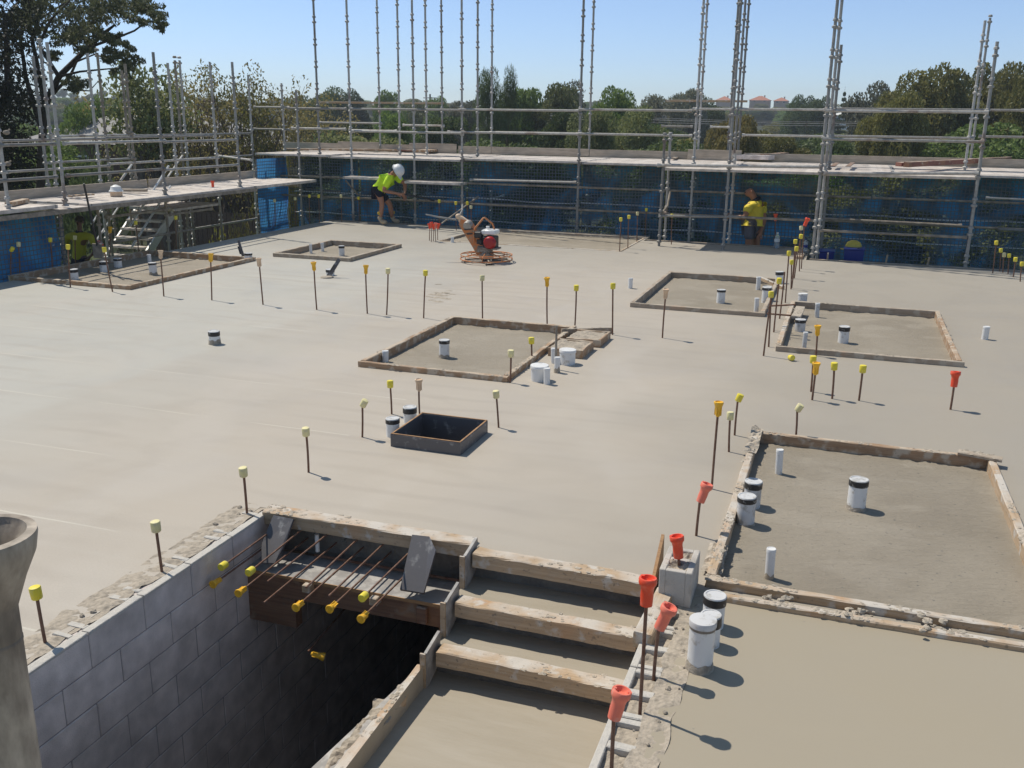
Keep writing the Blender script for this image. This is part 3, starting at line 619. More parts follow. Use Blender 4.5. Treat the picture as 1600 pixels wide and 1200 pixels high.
RB = [
 (71, 1005, 53, 917, 'cy', 'yellow capped bar in the mortar of the left block wall, nearest the camera'),
 (253, 893, 244, 813, 'cp', 'two-tone capped bar in the left block wall, middle one of three'),
 (386, 803, 381, 729, 'cp', 'capped bar in the mortar where the left block wall meets the landing board'),
 (482, 738, 479, 667, 'cp', 'pale capped bar standing alone in front of the left wall end, on open slab'),
 (566, 683, 566, 623, 'cp', 'bar with a crooked pale cap left of the two pipes by the black ply box', .45),
 (612, 647, 610, 594, 'cy', 'yellow capped bar behind the white pipe at the black ply box'),
 (656, 650, 655, 592, 'fb', 'bar with a beige flared cap rising behind the black ply box'),
 (779, 668, 775, 610, 'cp', 'pale capped bar right of the black ply box'),
 (797, 598, 798, 547, 'cp', 'pale capped bar at the near right corner of the middle frame'),
 (411, 476, 405, 403, 'fp', 'bar with pale amber flared cap, leftmost of the long middle row'),
 (495, 484, 490, 409, 'fy', 'amber capped bar standing just left of the fallen trowel tool on a pipe'),
 (574, 490, 571, 414, 'fy', 'amber flared capped bar close on the left of a square-capped bar'),
 (604, 492, 606, 419, 'cp', 'bar with square pale cap close on the right of an amber flared one'),
 (662, 497, 665, 422, 'cy', 'yellow capped bar behind the far left corner of the middle frame'),
 (754, 501, 753, 430, 'cp', 'pale capped bar behind the middle frame, below the power trowel'),
 (855, 507, 855, 433, 'fy', 'bright amber flared capped bar behind the far right corner of the middle frame'),
 (898, 512, 901, 445, 'cy', 'yellow capped bar leaning over the grey board behind the mortar pads'),
 (957, 523, 958, 442, 'cy', 'tall yellow capped bar at the right end of the grey board by the mortar pads'),
 (1035, 528, 1041, 451, 'fp', 'bar with a pale flared cap before the left one of the right frames'),
 (331, 469, 328, 396, 'fy', 'amber forked capped bar in front of the right end of the far left frame'),
 (256, 463, 250, 391, 'fp', 'bar with beige flared cap right of the front corner of the far left frame'),
 (176, 456, 163, 386, 'cy', 'leaning yellow capped bar at the front edge of the far left frame'),
 (110, 449, 106, 382, 'cy', 'yellow capped bar at the left part of the far left frame, before a pipe'),
 (217, 398, 212, 345, 'cy', 'yellow capped bar behind the far left frame in front of the steel stair'),
 (82, 424, 79, 371, 'cy', 'shaded yellow capped bar against the bright blue tarpaulin'),
 (31, 432, 29, 378, 'cp', 'pale capped bar before the bright blue tarpaulin, left of a shaded one'),
 (17, 436, 17, 385, 'cy', 'leftmost tilted yellow capped bar under the left deck', .5),
 (118, 408, 117, 368, 'cp', 'pale capped bar in front of the shaded man under the deck'),
 (172, 402, 172, 354, 'fy', 'amber capped bar among the posts beside the shaded man'),
 (276, 388, 275, 337, 'cy', 'dull capped bar under the deck right of the steel stair'),
 (430, 352, 429, 311, 'cp', 'pale capped bar in front of the bright blue corner sheet'),
 (462, 350, 461, 308, 'cp', 'cream capped bar at the back edge, second right of the bright blue corner sheet'),
 (484, 349, 483, 304, 'cy', 'yellowish capped bar at the back edge, left one of a close pair'),
 (499, 348, 498, 304, 'cy', 'yellow capped bar at the back edge, right one of a close pair'),
 (534, 347, 533, 304, 'cp', 'white capped bar at the back edge under the short scaffold plank'),
 (561, 347, 560, 307, 'cy', 'bright yellow capped bar at the back edge just left of the bending man'),
 (687, 358, 686, 312, 'cy', 'dim yellow capped bar at the back edge right of the bending man'),
 (713, 360, 712, 315, 'cy', 'yellow capped bar behind the handlebar of the power trowel'),
 (731, 361, 730, 315, 'cy', 'bright yellow capped bar behind the power trowel, touching the long float handle'),
 (737, 364, 736, 321, 'cp', 'pale capped bar right behind the power trowel head'),
 (968, 393, 970, 340, 'cy', 'nearest of four yellow capped bars in a line at the back recess corner'),
 (981, 388, 983, 336, 'cy', 'second nearest of four yellow capped bars in a line at the back recess corner'),
 (995, 378, 996, 331, 'cp', 'pale capped bar, third of four in a line at the back recess corner'),
 (1008, 369, 1010, 325, 'cy', 'farthest of four yellow capped bars in a line at the back recess corner'),
 (1049, 382, 1050, 334, 'cy', 'yellow capped bar behind the slab edge beside the tower scaffold leg'),
 (1211, 388, 1212, 334, 'rd', 'red capped bar at the back edge right of the standing man'),
 (1252, 420, 1258, 340, 'rd', 'tall red capped bar with the cap leaning right, beside the tower leg', .35),
 (1249, 424, 1252, 353, 'cp', 'pale capped bar in the line beside the tower leg, just under the red caps'),
 (1241, 435, 1252, 366, 'cy', 'yellow capped bar in the line beside the tower leg, behind the blue capped bottle'),
 (1238, 436, 1243, 374, 'cy', 'yellow capped bar left of the blue capped bottle, highest in its cluster'),
 (1237, 450, 1245, 385, 'cy', 'yellow capped bar left of the kerb board, leaning right'),
 (1227, 473, 1233, 392, 'cy', 'yellow capped bar left of the tower leg, standing out to the left of its line'),
 (1236, 452, 1237, 406, 'cy', 'short bright yellow capped bar, lowest of the cluster left of the tower leg'),
 (1209, 519, 1218, 434, 'cy', 'yellow capped bar between the two right frames, over the taped pipe'),
 (1201, 542, 1205, 455, 'cy', 'yellow capped bar between the two right frames, nearest the camera of its pair'),
 (1193, 556, 1204, 470, 'no', 'uncapped bar standing between the two right frames at the near end'),
 (1218, 498, 1226, 425, 'no', 'uncapped bar standing between the two right frames at the far end'),
 (1551, 427, 1557, 376, 'cy', 'tallest yellow capped bar at the far right back corner'),
 (1562, 424, 1564, 388, 'cy', 'dim yellow capped bar behind the far right corner cluster'),
 (1567, 426, 1569, 395, 'cp', 'pale capped bar in the far right back corner cluster'),
 (1575, 428, 1577, 396, 'cy', 'bright yellow capped bar in the middle of the far right back corner cluster'),
 (1583, 433, 1587, 402, 'cy', 'yellow capped bar right in the far right back corner cluster'),
 (1594, 440, 1597, 409, 'cy', 'yellow capped bar at the right picture edge near the back corner'),
 (1275, 556, 1278, 508, 'fy', 'amber flared capped bar at the near board of the orange-sided frame'),
 (1267, 612, 1271, 556, 'cy', 'yellow capped bar, farther one of a touching pair in front of the right frames'),
 (1269, 625, 1276, 566, 'fy', 'amber flared capped bar, nearer one of a touching pair in front of the right frames'),
 (1300, 623, 1304, 566, 'cy', 'yellow capped bar right of a touching pair, in front of the right frames'),
 (1342, 626, 1349, 570, 'cy', 'yellow capped bar, rightmost yellow one of the row in front of the right frames'),
 (1485, 640, 1494, 581, 'rd', 'red capped bar standing alone in open slab at right'),
 (1243, 686, 1246, 630, 'cp', 'crooked pale capped bar behind the far board of the largest frame', .5),
 (1112, 764, 1123, 628, 'fy', 'tallest amber capped bar left of the largest frame'),
 (1139, 706, 1141, 644, 'cp', 'short pale capped bar behind the tallest amber one, left of the largest frame'),
 (1148, 680, 1154, 615, 'cy', 'tilted yellow capped bar at the far left corner of the largest frame', .3),
 (1088, 837, 1097, 755, 'rp', 'faded red capped bar on the slab behind the standing concrete block', .25),
 (1000, 1112, 1012, 904, 'rd', 'tallest rusty bar with a wide red cap, in the right block wall'),
 (1022, 1056, 1034, 944, 'rp', 'faded red capped bar in the mortar by the large taped pipe', .3),
 (955, 1215, 961, 1078, 'rp', 'faded red capped bar at the bottom edge of the picture in the block wall', .2)]
for e in RB:
    rebar(*e[:6], tilt=e[6] if len(e) > 6 else 0)
rebar(830, 565, 830, 527, 'cy', 'short bright yellow capped bar rising from the right board of the middle frame', base=G(831, 556, .06))
rebar(0, 0, 1057, 838, 'rd', 'short red capped bar in the core of the standing concrete block', base=Vector((BLK[0]+BLK[2]*.5, BLK[1]+.12, BLK[4]-.02)))
# tight bundle with red caps at the back
for k, (bx, by, tx, ty, lb) in enumerate(((671, 376, 672, 349, 'left'), (674, 378, 675, 347, 'front left'), (677, 377, 678, 350, 'middle'), (681, 378, 680, 348, 'front right'), (684, 375, 684, 349, 'right'))):
    rebar(bx, by, tx, ty, 'rp' if k == 3 else 'rd', '%s bar of the tight red capped bundle left of the power trowel' % lb, capscale=.8, r=.008, tilt=(k-2)*.12)
# horizontal starter bars of the landing: upper and lower layer, running toward the camera
def hbar(x0, y0, x1, y1, z, kind, label, r=.006):
    a = G(x0, y0, z); b = G(x1, y1, z); b.x = (a.x*.35+b.x*.65); dz = 0; a.y = 4.95; a.x += 0
    d = (b-a); L = d.length; d.normalize(); qr = Vector((0, 0, 1)).rotation_difference(d)
    t_ = thing('starter_bar', label, 'rebar', a, 0, 'starter bars reaching over the stairwell')
    n_ = 30; q = MB(); q.tube([(0, 0, L*i/n_) for i in range(n_+1)], [r*(1.08 if i % 2 else .95) for i in range(n_+1)], 7); o_ = q.build('rod', M['rust'], t_, smooth=True); o_.rotation_euler = qr.to_euler()
    if kind:
        c_ = bpy.data.objects.new('cap', CM[kind]); COL.objects.link(c_); c_.parent = t_; c_.location = d*(L-.035 if kind == 'cy' else L-.03); c_.scale = (.85, .85, .85) if kind == 'cy' else (.75, .75, .75)
        c_.rotation_euler = (qr.to_matrix() @ Matrix.Rotation(rr_.uniform(0, 6), 3, 'Z')).to_euler()
zu, zl = -.07, -.165
HB = [(420, 832, 349, 885, zu, 'cy', 'upper starter bar nearest the left block wall, yellow round cap'),
 (406, 860, 340, 908, zl, 'fy', 'lower starter bar nearest the left block wall, amber cap pointing down'),
 (458, 837, 394, 894, zu, 'cy', 'second upper starter bar from the left wall, yellow round cap'),
 (445, 868, 381, 922, zl, 'fy', 'second lower starter bar from the left wall, amber cap'),
 (506, 839, 418, 909, zu, None, 'uncapped splattered upper starter bar, third from the left wall'),
 (506, 864, 413, 942, zl, None, 'uncapped lower starter bar over the small yellow wedge'),
 (552, 847, 483, 919, zu, None, 'uncapped upper starter bar in the middle of the landing'),
 (549, 871, 470, 944, zl, 'fy', 'lower starter bar with amber cap in the middle of the landing'),
 (594, 854, 516, 932, zu, None, 'uncapped upper starter bar over the pink wedge'),
 (593, 879, 521, 946, zl, 'fy', 'lower starter bar with amber cap over the pink wedge'),
 (640, 863, 567, 933, zu, 'cy', 'rightmost upper starter bar, bright yellow round cap'),
 (633, 900, 569, 961, zl, 'fy', 'rightmost lower starter bar, amber cap by the right ply gusset')]
for h_ in HB: hbar(*h_)
c_ = bpy.data.objects.new('rebar_guard', CM['fy']); COL.objects.link(c_); c_.location = onY(486, 1021, 4.5); c_.rotation_euler = (0, 1.9, .4); c_.scale = (.8, .8, .8)
c_.location.z = c_.location.z; tag(c_, 'dull amber cap hanging on a bar in the dark stairwell', 'cap')
q = MB(); q.tube([c_.location+Vector((-.02, 0, .01)), c_.location+Vector((-.03, .6, .06)), Vector((c_.location.x-.03, 8.42, c_.location.z+.3))], .006, 6); tag(q.build('starter_rod', M['rust']), 'dark bar reaching out of the stairwell back wall behind the hanging amber cap', 'rebar')
q = MB(); q.tube([(-3.0, 4.87, -.235), (-1.96, 4.87, -.235)], .009, 7); tag(q.build('cross_bar', M['rust'], smooth=True), 'rusty bar lying across the landing shelf under the starter bars', 'rebar')
# ties between the bars at the two right frames
for k, (a_, b_2, lb) in enumerate((((1203, 478), (1243, 476), 'upper'), ((1198, 490), (1236, 493), 'lower'))):
    A = onY(*a_, 11.9); B = onY(*b_2, 11.9); q = MB(); q.tube([A, B], .011, 7); tag(q.build('tie_bar', M['rust'], smooth=True), '%s rusty tie bar bridging the gap between the two right frames' % lb, 'rebar')
c_ = bpy.data.objects.new('rebar_guard', CM['cy']); COL.objects.link(c_); c_.location = G(1234, 558, .03); c_.rotation_euler = (1.45, .2, .5); c_.scale = (1.1, 1.1, 1.1)
tag(c_, 'loose yellow cap lying on the slab against the near board of the right frame', 'cap')
c_ = bpy.data.objects.new('rebar_guard', CM['rd']); COL.objects.link(c_); c_.location = onX(333, 297, -12.25); c_.location.z = 1.04
tag(c_, 'red cap standing on the left scaffold deck', 'cap')

# ---------------------------------------------------------------- white plastic pipes
PG = 'white plastic pipes cast into the slab'
def pipe(bx, by, w, ty, label, tape=0, z=0., r_extra=1., cap=1, m='pvc', bucket=0, dirt=0):
    b = G(bx, by, z); r = w/SCL(b)/2; b = b+Vector((0, r*.9, 0)); h = rise(b, bx, ty+w*.10)[0]
    rnd_ = random.Random(int(bx)); t_ = thing('plastic_pipe', label, 'pipe', b, 0, PG); t_.rotation_euler = (rnd_.uniform(-.03, .03), rnd_.uniform(-.03, .03), rnd_.uniform(0, 6)); tape *= rnd_.uniform(.75, 1.35)
    q = MB(); tw = .004
    q.lathe([(r, -.05), (r, h*.55), (r*.997, h-.004), (r-tw, h-.004), (r-tw, h-.03)], n=22); q.build('tube', M[m], t_, smooth=True)
    if cap:
        q = MB()
        if bucket: q.lathe([(r*1.0, h-.03), (r*1.07, h-.03), (r*1.08, h-.004), (r*1.05, h), (r*.9, h+.001), (0, h+.003)], n=26)
        else: q.lathe([(r*1.0, h-.02), (r*1.05, h-.02), (r*1.055, h-.002), (r*1.0, h+.002), (r*.86, h+.002), (r*.83, h-.001), (0, h-.001)], n=22)
        q.build('end_cap', M['pvc_old' if tape or bucket == 2 else 'pvc'], t_, smooth=True)
    if tape:
        q = MB(); q.lathe([(r*1.02, h-.042*tape), (r*1.068, h-.04*tape), (r*1.068, h-.006), (r*1.02, h-.004)], n=22); q.build('tape_band', M['tape'], t_, smooth=True)
    if bucket == 2:
        q = MB(); q.lathe([(r*1.005, h-.045), (r*1.03, h-.044), (r*1.03, h-.03), (r*1.005, h-.029)], n=24); q.build('collar_band', M['galv_dirty'], t_, smooth=True)
    if dirt:
        q = MB(); hh = h*dirt; n_ = 22; prof = []
        for k in range(n_):
            a = 2*math.pi*k/n_; prof.append(hh*(.75+.5*noise.noise(Vector((math.cos(a)*1.4, math.sin(a)*1.4, bx)))))
        for k in range(n_): a = 2*math.pi*k/n_; q.v.append((r*1.16*math.cos(a), r*1.16*math.sin(a), -.01))
        for k in range(n_): a = 2*math.pi*k/n_; q.v.append((r*1.02*math.cos(a), r*1.02*math.sin(a), prof[k]))
        for k in range(n_): q.f.append((k, (k+1) % n_, n_+(k+1) % n_, n_+k)); q.m.append(0)
        q.build('mortar_skirt', M['mortar'], t_, smooth=True)
    return t_
zr = RZ
PI_ = [(331, 539, 17, 515, 'lone taped pipe with a dark dirty base on the open slab at left', 1, 0, dict(dirt=.55)),
 (610, 684, 21, 651, 'taped pipe in front of the left corner of the black ply box', 1, 0, {}),
 (637, 662, 21, 633, 'dark capped taped pipe behind the left side of the black ply box', 1.2, 0, {}),
 (691, 560, 16, 529, 'taped pipe in the middle of the middle frame', 1, zr, dict(dirt=.22)),
 (600, 566, 10, 547, 'thin pipe in the near left corner of the middle frame', 0, zr, {}),
 (839, 597, 27, 567, 'wide white pipe with a flat lid, nearer the camera in the middle pipe cluster', 0, 0, dict(bucket=1)),
 (883, 571, 25, 543, 'wide white pipe with a flat lid, farther one beside the mortar pad', 0, 0, dict(bucket=1)),
 (853, 601, 10, 574, 'thin white pipe touching the nearer wide lidded pipe', 0, 0, {}),
 (869, 583, 9, 557, 'thin white pipe with a dirty foot between the two wide lidded pipes', 0, 0, dict(dirt=.45)),
 (864, 568, 9, 543, 'thin white pipe half hidden behind the farther wide lidded pipe', 0, 0, {}),
 (1337, 799, 28, 745, 'tall taped pipe in the middle of the largest frame', 1, zr, dict(dirt=.15)),
 (1163, 823, 28, 771, 'taped pipe by the left board of the largest frame, nearer of a pair', 1, zr, dict(m='pvc_old', dirt=.1)),
 (1173, 795, 26, 748, 'taped pipe by the left board of the largest frame, farther of a pair', 1, zr, dict(m='pvc_old')),
 (1216, 741, 11, 701, 'thin pipe near the far left corner of the largest frame', 0, zr, {}),
 (1201, 906, 14, 855, 'thin dusty pipe near the camera side of the largest frame', 0, zr, dict(dirt=.2)),
 (1090, 1053, 40, 962, 'largest white pipe with a grey lid, beside the block wall', 0, 0, dict(bucket=2, dirt=.2)),
 (1106, 1014, 32, 956, 'dark taped pipe just behind the largest grey lidded pipe', 1.1, 0, {}),
 (1111, 985, 34, 925, 'black banded pipe against the double board of the largest frame', 1.2, 0, {}),
 (984, 451, 7, 434, 'small thin pipe on the open slab left of the right frames', 0, 0, {}),
 (1539, 531, 10, 509, 'small lone pipe on the open slab at the right edge', 0, 0, {}),
 (1125, 474, 13, 451, 'taped pipe in the middle of the left one of the right frames', 1, zr, {}),
 (1184, 453, 7, 432, 'thin pipe near the far board of the left one of the right frames', 0, zr, {}),
 (1181, 488, 7, 465, 'thin pipe near the close board of the left one of the right frames', 0, zr, {}),
 (1196, 474, 14, 447, 'taped pipe standing near the right board of the left one of the right frames', 1, zr, {}),
 (1198, 462, 13, 446, 'taped pipe close behind another inside the left one of the right frames', 1, zr, {}),
 (1217, 443, 12, 423, 'taped pipe outside the far corner of the left one of the right frames', 1, 0, {}),
 (1253, 475, 14, 457, 'dusty lidded pipe behind the far board of the right one of the right frames', 0, 0, dict(m='pvc_old')),
 (1276, 496, 7, 473, 'thin pipe at the far board inside the right one of the right frames', 0, zr, dict(m='pvc_old')),
 (1249, 519, 16, 497, 'dusty lidded pipe by the left board of the right one of the right frames', 1, zr, dict(m='pvc_old')),
 (1256, 544, 7, 518, 'thin pipe in the near left corner of the right one of the right frames', 0, zr, dict(m='pvc_old')),
 (1317, 537, 16, 508, 'taped pipe in the middle of the right one of the right frames', 1, zr, {}),
 (236, 430, 12, 409, 'taped pipe in the middle of the far left frame', 1, zr, dict(dirt=.3)),
 (232, 410, 6, 397, 'thin pipe behind the taped one in the far left frame', 0, zr, {}),
 (112, 438, 13, 419, 'taped pipe in the left part of the far left frame', 1, zr, {}),
 (159, 425, 13, 407, 'taped pipe in the shade below a plastic bottle in the far left frame', 1, zr, {}),
 (181, 418, 12, 402, 'taped pipe in the shade at the back of the far left frame', 1, zr, {}),
 (385, 408, 12, 394, 'taped pipe with a tool leaning on it, right of the far left frame', 1, 0, {}),
 (513, 431, 13, 419, 'short capped pipe with a flat tool leaning over it, in front of the small frame', 1, 0, {}),
 (532, 400, 9, 383, 'taped pipe in the middle of the small frame', 1, zr, {}),
 (485, 396, 4.5, 381, 'thin stub pipe at left inside the small frame', 0, zr, {}),
 (503, 393, 5, 379, 'thin stub pipe beside the back board inside the small frame', 0, zr, {}),
 (706, 379, 5, 370, 'thin pipe stub at the left board of the wide back recess', 0, 0, {}),
]
for x, y, w, ty, lb, tp_, z_, kw in PI_: pipe(x, y, w, ty, lb, tape=tp_, z=z_, **kw)
q = MB(); b = G(868, 583-6, 0); h = rise(b, 871, 509)[0]; q.tube([b, b+Vector((0, 0, h))], .012, 8); tag(q.build('steel_stake', M['galv_dirty'], smooth=True), 'thin grey upright stake among the middle pipe cluster', 'stake')
# ---------------------------------------------------------------- scaffolding
def rod(mb, a, b, r=.0242, n=8, mi=0): mb.tube([a, b], r, n, mi)
def standard(root, x, y, z0, z1, m='galv', base=0, r=.0265):
    q = MB(); q.tube([(x, y, z0), (x, y, z1)], r, 8)
    z = math.ceil(z0/.5)*.5+.07
    while z < z1-.05:
        q.lathe([(r, 0), (r*1.85, .004), (r*1.95, .036), (r*1.2, .05)], (x, y, z), 8); q.lathe([(r, 0), (r*1.75, .006), (r*1.5, .04), (r, .05)], (x, y, z+.12), 8); z += .5
    if base: q.lathe([(.06, 0), (.055, .012), (r*1.3, .03), (r*1.2, .12)], (x, y, z0), 10)
    o = q.build('standard', M[m], root, smooth=True); o.matrix_basis = root.matrix_basis.inverted(); return o
def ledger(root, a, b, m='galv', r=.0245, name='ledger'):
    q = MB(); a = Vector(a); b = Vector(b); q.tube([a, b], r, 8); d = (b-a).normalized()
    for p, s_ in ((a, 1), (b, -1)): q.tube([p-d*s_*.01, p+d*s_*.06], [r*1.5, r*1.25], 8)
    o = q.build(name, M[m], root, smooth=True); o.matrix_basis = root.matrix_basis.inverted(); return o
def deckp(root, a, b, w, side, n, z, m='deck', gap=.012, th=.05, seed=0, wd=.225):
    """n planks side by side from a to b (xy), first edge on the line a-b"""
    a = Vector((*a, z)); b = Vector((*b, z)); d = (b-a); L = d.length; d.normalize(); nn = Vector((-d.y, d.x, 0))*side; rn = random.Random(seed)
    for k in range(n):
        q = MB(); q.cbox((L/2+rn.uniform(-.05, .05), wd/2, -th/2+rn.uniform(-.006, .006)), (L-.02, wd-gap, th), .006)
        for e in (.02, L-.02): q.box((e, wd/2, -th/2), (.03, wd-gap+.004, th+.006), mi=1)
        o = q.build("plank", [M[m], M["galv"]], root); o.matrix_basis = root.matrix_basis.inverted() @ (Matrix.Translation(a+nn*(k*wd)) @ Matrix((d, nn, Vector((0, 0, 1)))).transposed().to_4x4())
def toeb(root, a, b, z, h=.19, t_=.035, m='toe', name='toe_board'):
    a = Vector((*a, z)); b = Vector((*b, z)); d = b-a; L = d.length; d.normalize(); nn = Vector((-d.y, d.x, 0)); q = MB(); q.cbox((L/2, 0, h/2), (L-.01, t_, h), .003)
    o = q.build(name, M[m], root); o.matrix_basis = root.matrix_basis.inverted() @ (Matrix.Translation(a) @ Matrix((d, nn, Vector((0, 0, 1)))).transposed().to_4x4()); return o
def xat(px, py, Y): return onY(px, py, Y).x
ZD = 1.56; YF, YM, YR = 20.95, 22.4, 23.9
SG = 'tube scaffolds round the slab'
# --- back run, left half
t = thing('scaffold', 'long left half of the tube scaffold behind the slab, with many tall bare standards', 'scaffold', (-10.5, 22, 0), 0, SG)
TOP = 7.2
for px, py, Y in ((502, 300, YF), (551, 300, YF), (648, 290, YF), (722, 300, YF), (903, 300, YF)):
    standard(t, xat(px, py, Y), Y, -.35, TOP)
for px, py, Y in ((625, 240, YM), (746, 230, YM), (667, 240, YM+.3)): standard(t, xat(px, py, Y), Y, -.35, TOP)
for px, py, Y in ((594, 215, YR), (691, 215, YR), (768, 215, YR), (921, 215, YR)): standard(t, xat(px, py, Y), Y, -3.2, TOP)
standard(t, xat(467, 240, YF-.4), YF-.4, -.3, onY(462, 141, YF-.4).z); standard(t, xat(444, 215, YM), YM, -3.2, onY(439, 130, YM).z)
XA, XB = xat(402, 238, YF), xat(903, 240, YF)
def lx(p1, p2, Y, **k):
    a = onY(*p1, Y); b = onY(*p2, Y); b.z = (a.z+b.z)/2; a.z = b.z; ledger(t, a, b, **k)
lx((450, 169), (541, 170), YF-.05); lx((549, 170), (720, 172), YF-.05); lx((722, 172), (904, 172), YF-.05); lx((397, 167), (452, 168), YM)
lx((456, 200), (540, 202), YF-.05); lx((551, 206), (722, 207), YF-.05); lx((722, 208), (904, 208), YF-.05); lx((397, 201), (452, 203), YM)
lx((500, 193), (596, 191), YR); lx((630, 198), (694, 194), YR); lx((546, 203), (620, 205), YM); lx((700, 205), (768, 208), YM); lx((768, 207), (921, 208), YR)
for z_ in (.55, 1.02):
    ledger(t, (XA+.3, YF+.02, z_), (xat(722, 300, YF), YF+.02, z_), 'galv_dirty'); ledger(t, (xat(722, 300, YF), YF+.03, z_-.02), (XB, YF+.03, z_-.02), 'galv_dirty')
ledger(t, onY(735, 281, YF-.04), onY(900, 285, YF-.04)); ledger(t, onY(478, 295, YF+.6), onY(530, 300, YF+.6), 'galv_dirty')
for px, Y in ((502, YF), (551, YF), (722, YF), (903, YF)):
    for z_ in (ZD-.07, .5): ledger(t, (xat(px, 300, YF), YF, z_), (xat(px, 300, YF)-.02, YR, z_), name='transom')
rn = random.Random(3); cuts = [XA, xat(515, 240, YF), xat(722, 245, YF), XB+.1]
for i in range(3):
    for j in range(3): pass
    deckp(t, (cuts[i], YF-.12+.08*i), (cuts[i+1], YF-.12+.08*i), .225, 1, 6, ZD-.03*(i == 1), seed=i)
    deckp(t, (cuts[i], YF+1.5), (cuts[i+1], YF+1.5), .225, 1, 6, ZD-.01, seed=i+9)
for a_, b_3, m_ in ((443, 530, 'toe'), (530, 594, 'toe'), (596, 640, 'toe'), (641, 715, 'toe'), (716, 768, 'toe'), (768, 921, 'toe')):
    toeb(t, (xat(a_, 230, YR-.1), YR-.1-(.06 if a_ in (530, 641) else 0)), (xat(b_3, 230, YR-.1), YR-.1-(.06 if a_ in (530, 641) else 0)), ZD, .24 if a_ in (530, 641) else .19)
ta, tb = onY(495, 161, YR+.2), onY(694, 163, YR+.2); toeb(t, (ta.x, ta.y), (tb.x, tb.y), tb.z, .05, .05, 'timber_pale', 'rail')
# hop-up boards at half height with bracket
lv = onY(600, 277, YF-.35).z
for k, (x0_, x1_, y_) in enumerate(((535, 596, 276), (633, 719, 283))):
    pa = onY(x0_, y_, YF-.45); pb = onY(x1_, y_, YF-.45); deckp(t, (pa.x, pa.y), (pb.x, pb.y), .225, 1, 2, pa.z, seed=k+20, m='deck', th=.055)
pa = onY(540, 282, YF-.1); rodm = MB(); rodm.tube([pa, onY(560, 305, YF-.02)], .02, 7); o = rodm.build('brace', M['galv_dirty'], t, smooth=True); o.matrix_basis = t.matrix_basis.inverted()
# --- back run, right half
t = thing('scaffold', 'right half of the tube scaffold behind the slab, long grey toe boards and plain rails', 'scaffold', (-1, 22, 0), 0, SG)
for px, py, Y in ((1081, 300, YF), (1092, 215, YR), (1137, 240, YR), (1148, 230, YM), (1154, 225, YR+.2)): standard(t, xat(px, py, Y), Y, -.35, TOP)
for px, py, tp_, Y in ((1510, 245, (1536, 32), YM), (1519, 230, (1545, 28), YR)): standard(t, xat(px, py, Y), Y, -.35, onY(*tp_, Y).z)
lx((905, 172), (1081, 172), YF-.05); lx((905, 209), (1081, 212), YF-.05); lx((1083, 171), (1170, 170), YM); lx((1034, 197), (1082, 198), YR); lx((1110, 198), (1140, 199), YR)
lx((1160, 171), (1290, 171), YM); lx((1160, 211), (1290, 213), YM); lx((1290, 171), (1600, 171), YM); lx((1290, 213), (1520, 215), YM); lx((1530, 213), (1700, 216), YM)
ta, tb = onY(1040, 162, YR+.2), onY(1168, 160, YR+.2); toeb(t, (ta.x, ta.y), (tb.x, tb.y), tb.z, .05, .05, 'timber_pale', 'rail')
for a_, b_3 in ((921, 1075), (1076, 1160), (1162, 1290), (1291, 1508), (1509, 1720)):
    hi = a_ == 1076; toeb(t, (xat(a_, 240, YR-.1), YR-.1-(.15 if hi else 0)), (xat(b_3, 240, YR-.1), YR-.1-(.15 if hi else 0)), ZD-.02, .26 if hi else .2, m='toe')
cuts = [XB+.12, xat(1148, 245, YF), xat(1400, 245, YF), 5.2]
for i in range(3):
    deckp(t, (cuts[i], YF-.05), (cuts[i+1], YF-.05), .225, 1, 6, ZD-.02*i, seed=i+30); deckp(t, (cuts[i], YF+1.4), (cuts[i+1], YF+1.4), .225, 1, 6, ZD-.01, seed=i+40)
for z_ in (.5, 1.0): ledger(t, (XB+.05, YF+.02, z_), (.5, YF+.02, z_), 'galv_dirty'); ledger(t, (.55, YF+.02, z_), (5.2, YF+.02, z_), 'galv_dirty')
for px in (1081, 1300, 1480):
    ledger(t, (xat(px, 300, YF), YF, ZD-.09), (xat(px, 300, YF), YR, ZD-.09), name='transom')
ledger(t, onY(1541, 309, YF-.1), onY(1650, 314, YF-.1)); ledger(t, onY(1560, 358, YF-.1), onY(1660, 364, YF-.1))
# --- near tower run standing close to the slab
YT = 18.62
t = thing('scaffold', 'nearer scaffold bay close to the back slab edge at right, with white planks', 'scaffold', (.5, 19.6, 0), 0, SG)
for px, py, tp_, Y, zb in ((1269, 405, None, YT, -.3), (1282, 395, (1304, 70), YT+1.5, -.3), (1510, 405, (1556, 65), YT, -.3)):
    x_ = xat(px, py, Y); standard(t, x_, Y, zb, onY(*tp_, Y).z if tp_ else 6.6, r=.028)
standard(t, xat(1277, 390, YT+.25), YT+.25, -.3, 6.2, r=.027)
x1, x2 = xat(1269, 405, YT), xat(1510, 405, YT)
z1 = onY(1290, 173, YT).z; z2 = onY(1290, 217, YT).z
ledger(t, (x1-.02, YT-.05, z1), (x2, YT-.05, z1)); ledger(t, (x1, YT-.05, z2), (x2, YT-.05, z2)); 
ledger(t, onY(1280, 360, YT), onY(1510, 371, YT), 'galv_dirty'); ledger(t, (x1, YT+1.5, .62), (x2, YT+1.5, .6), 'galv_dirty')
ledger(t, onY(1288, 271, YT-.05), onY(1528, 271, YT-.05))
deckp(t, (x1, YT), (x2+.05, YT), .225, 1, 5, ZD+.03, seed=50)
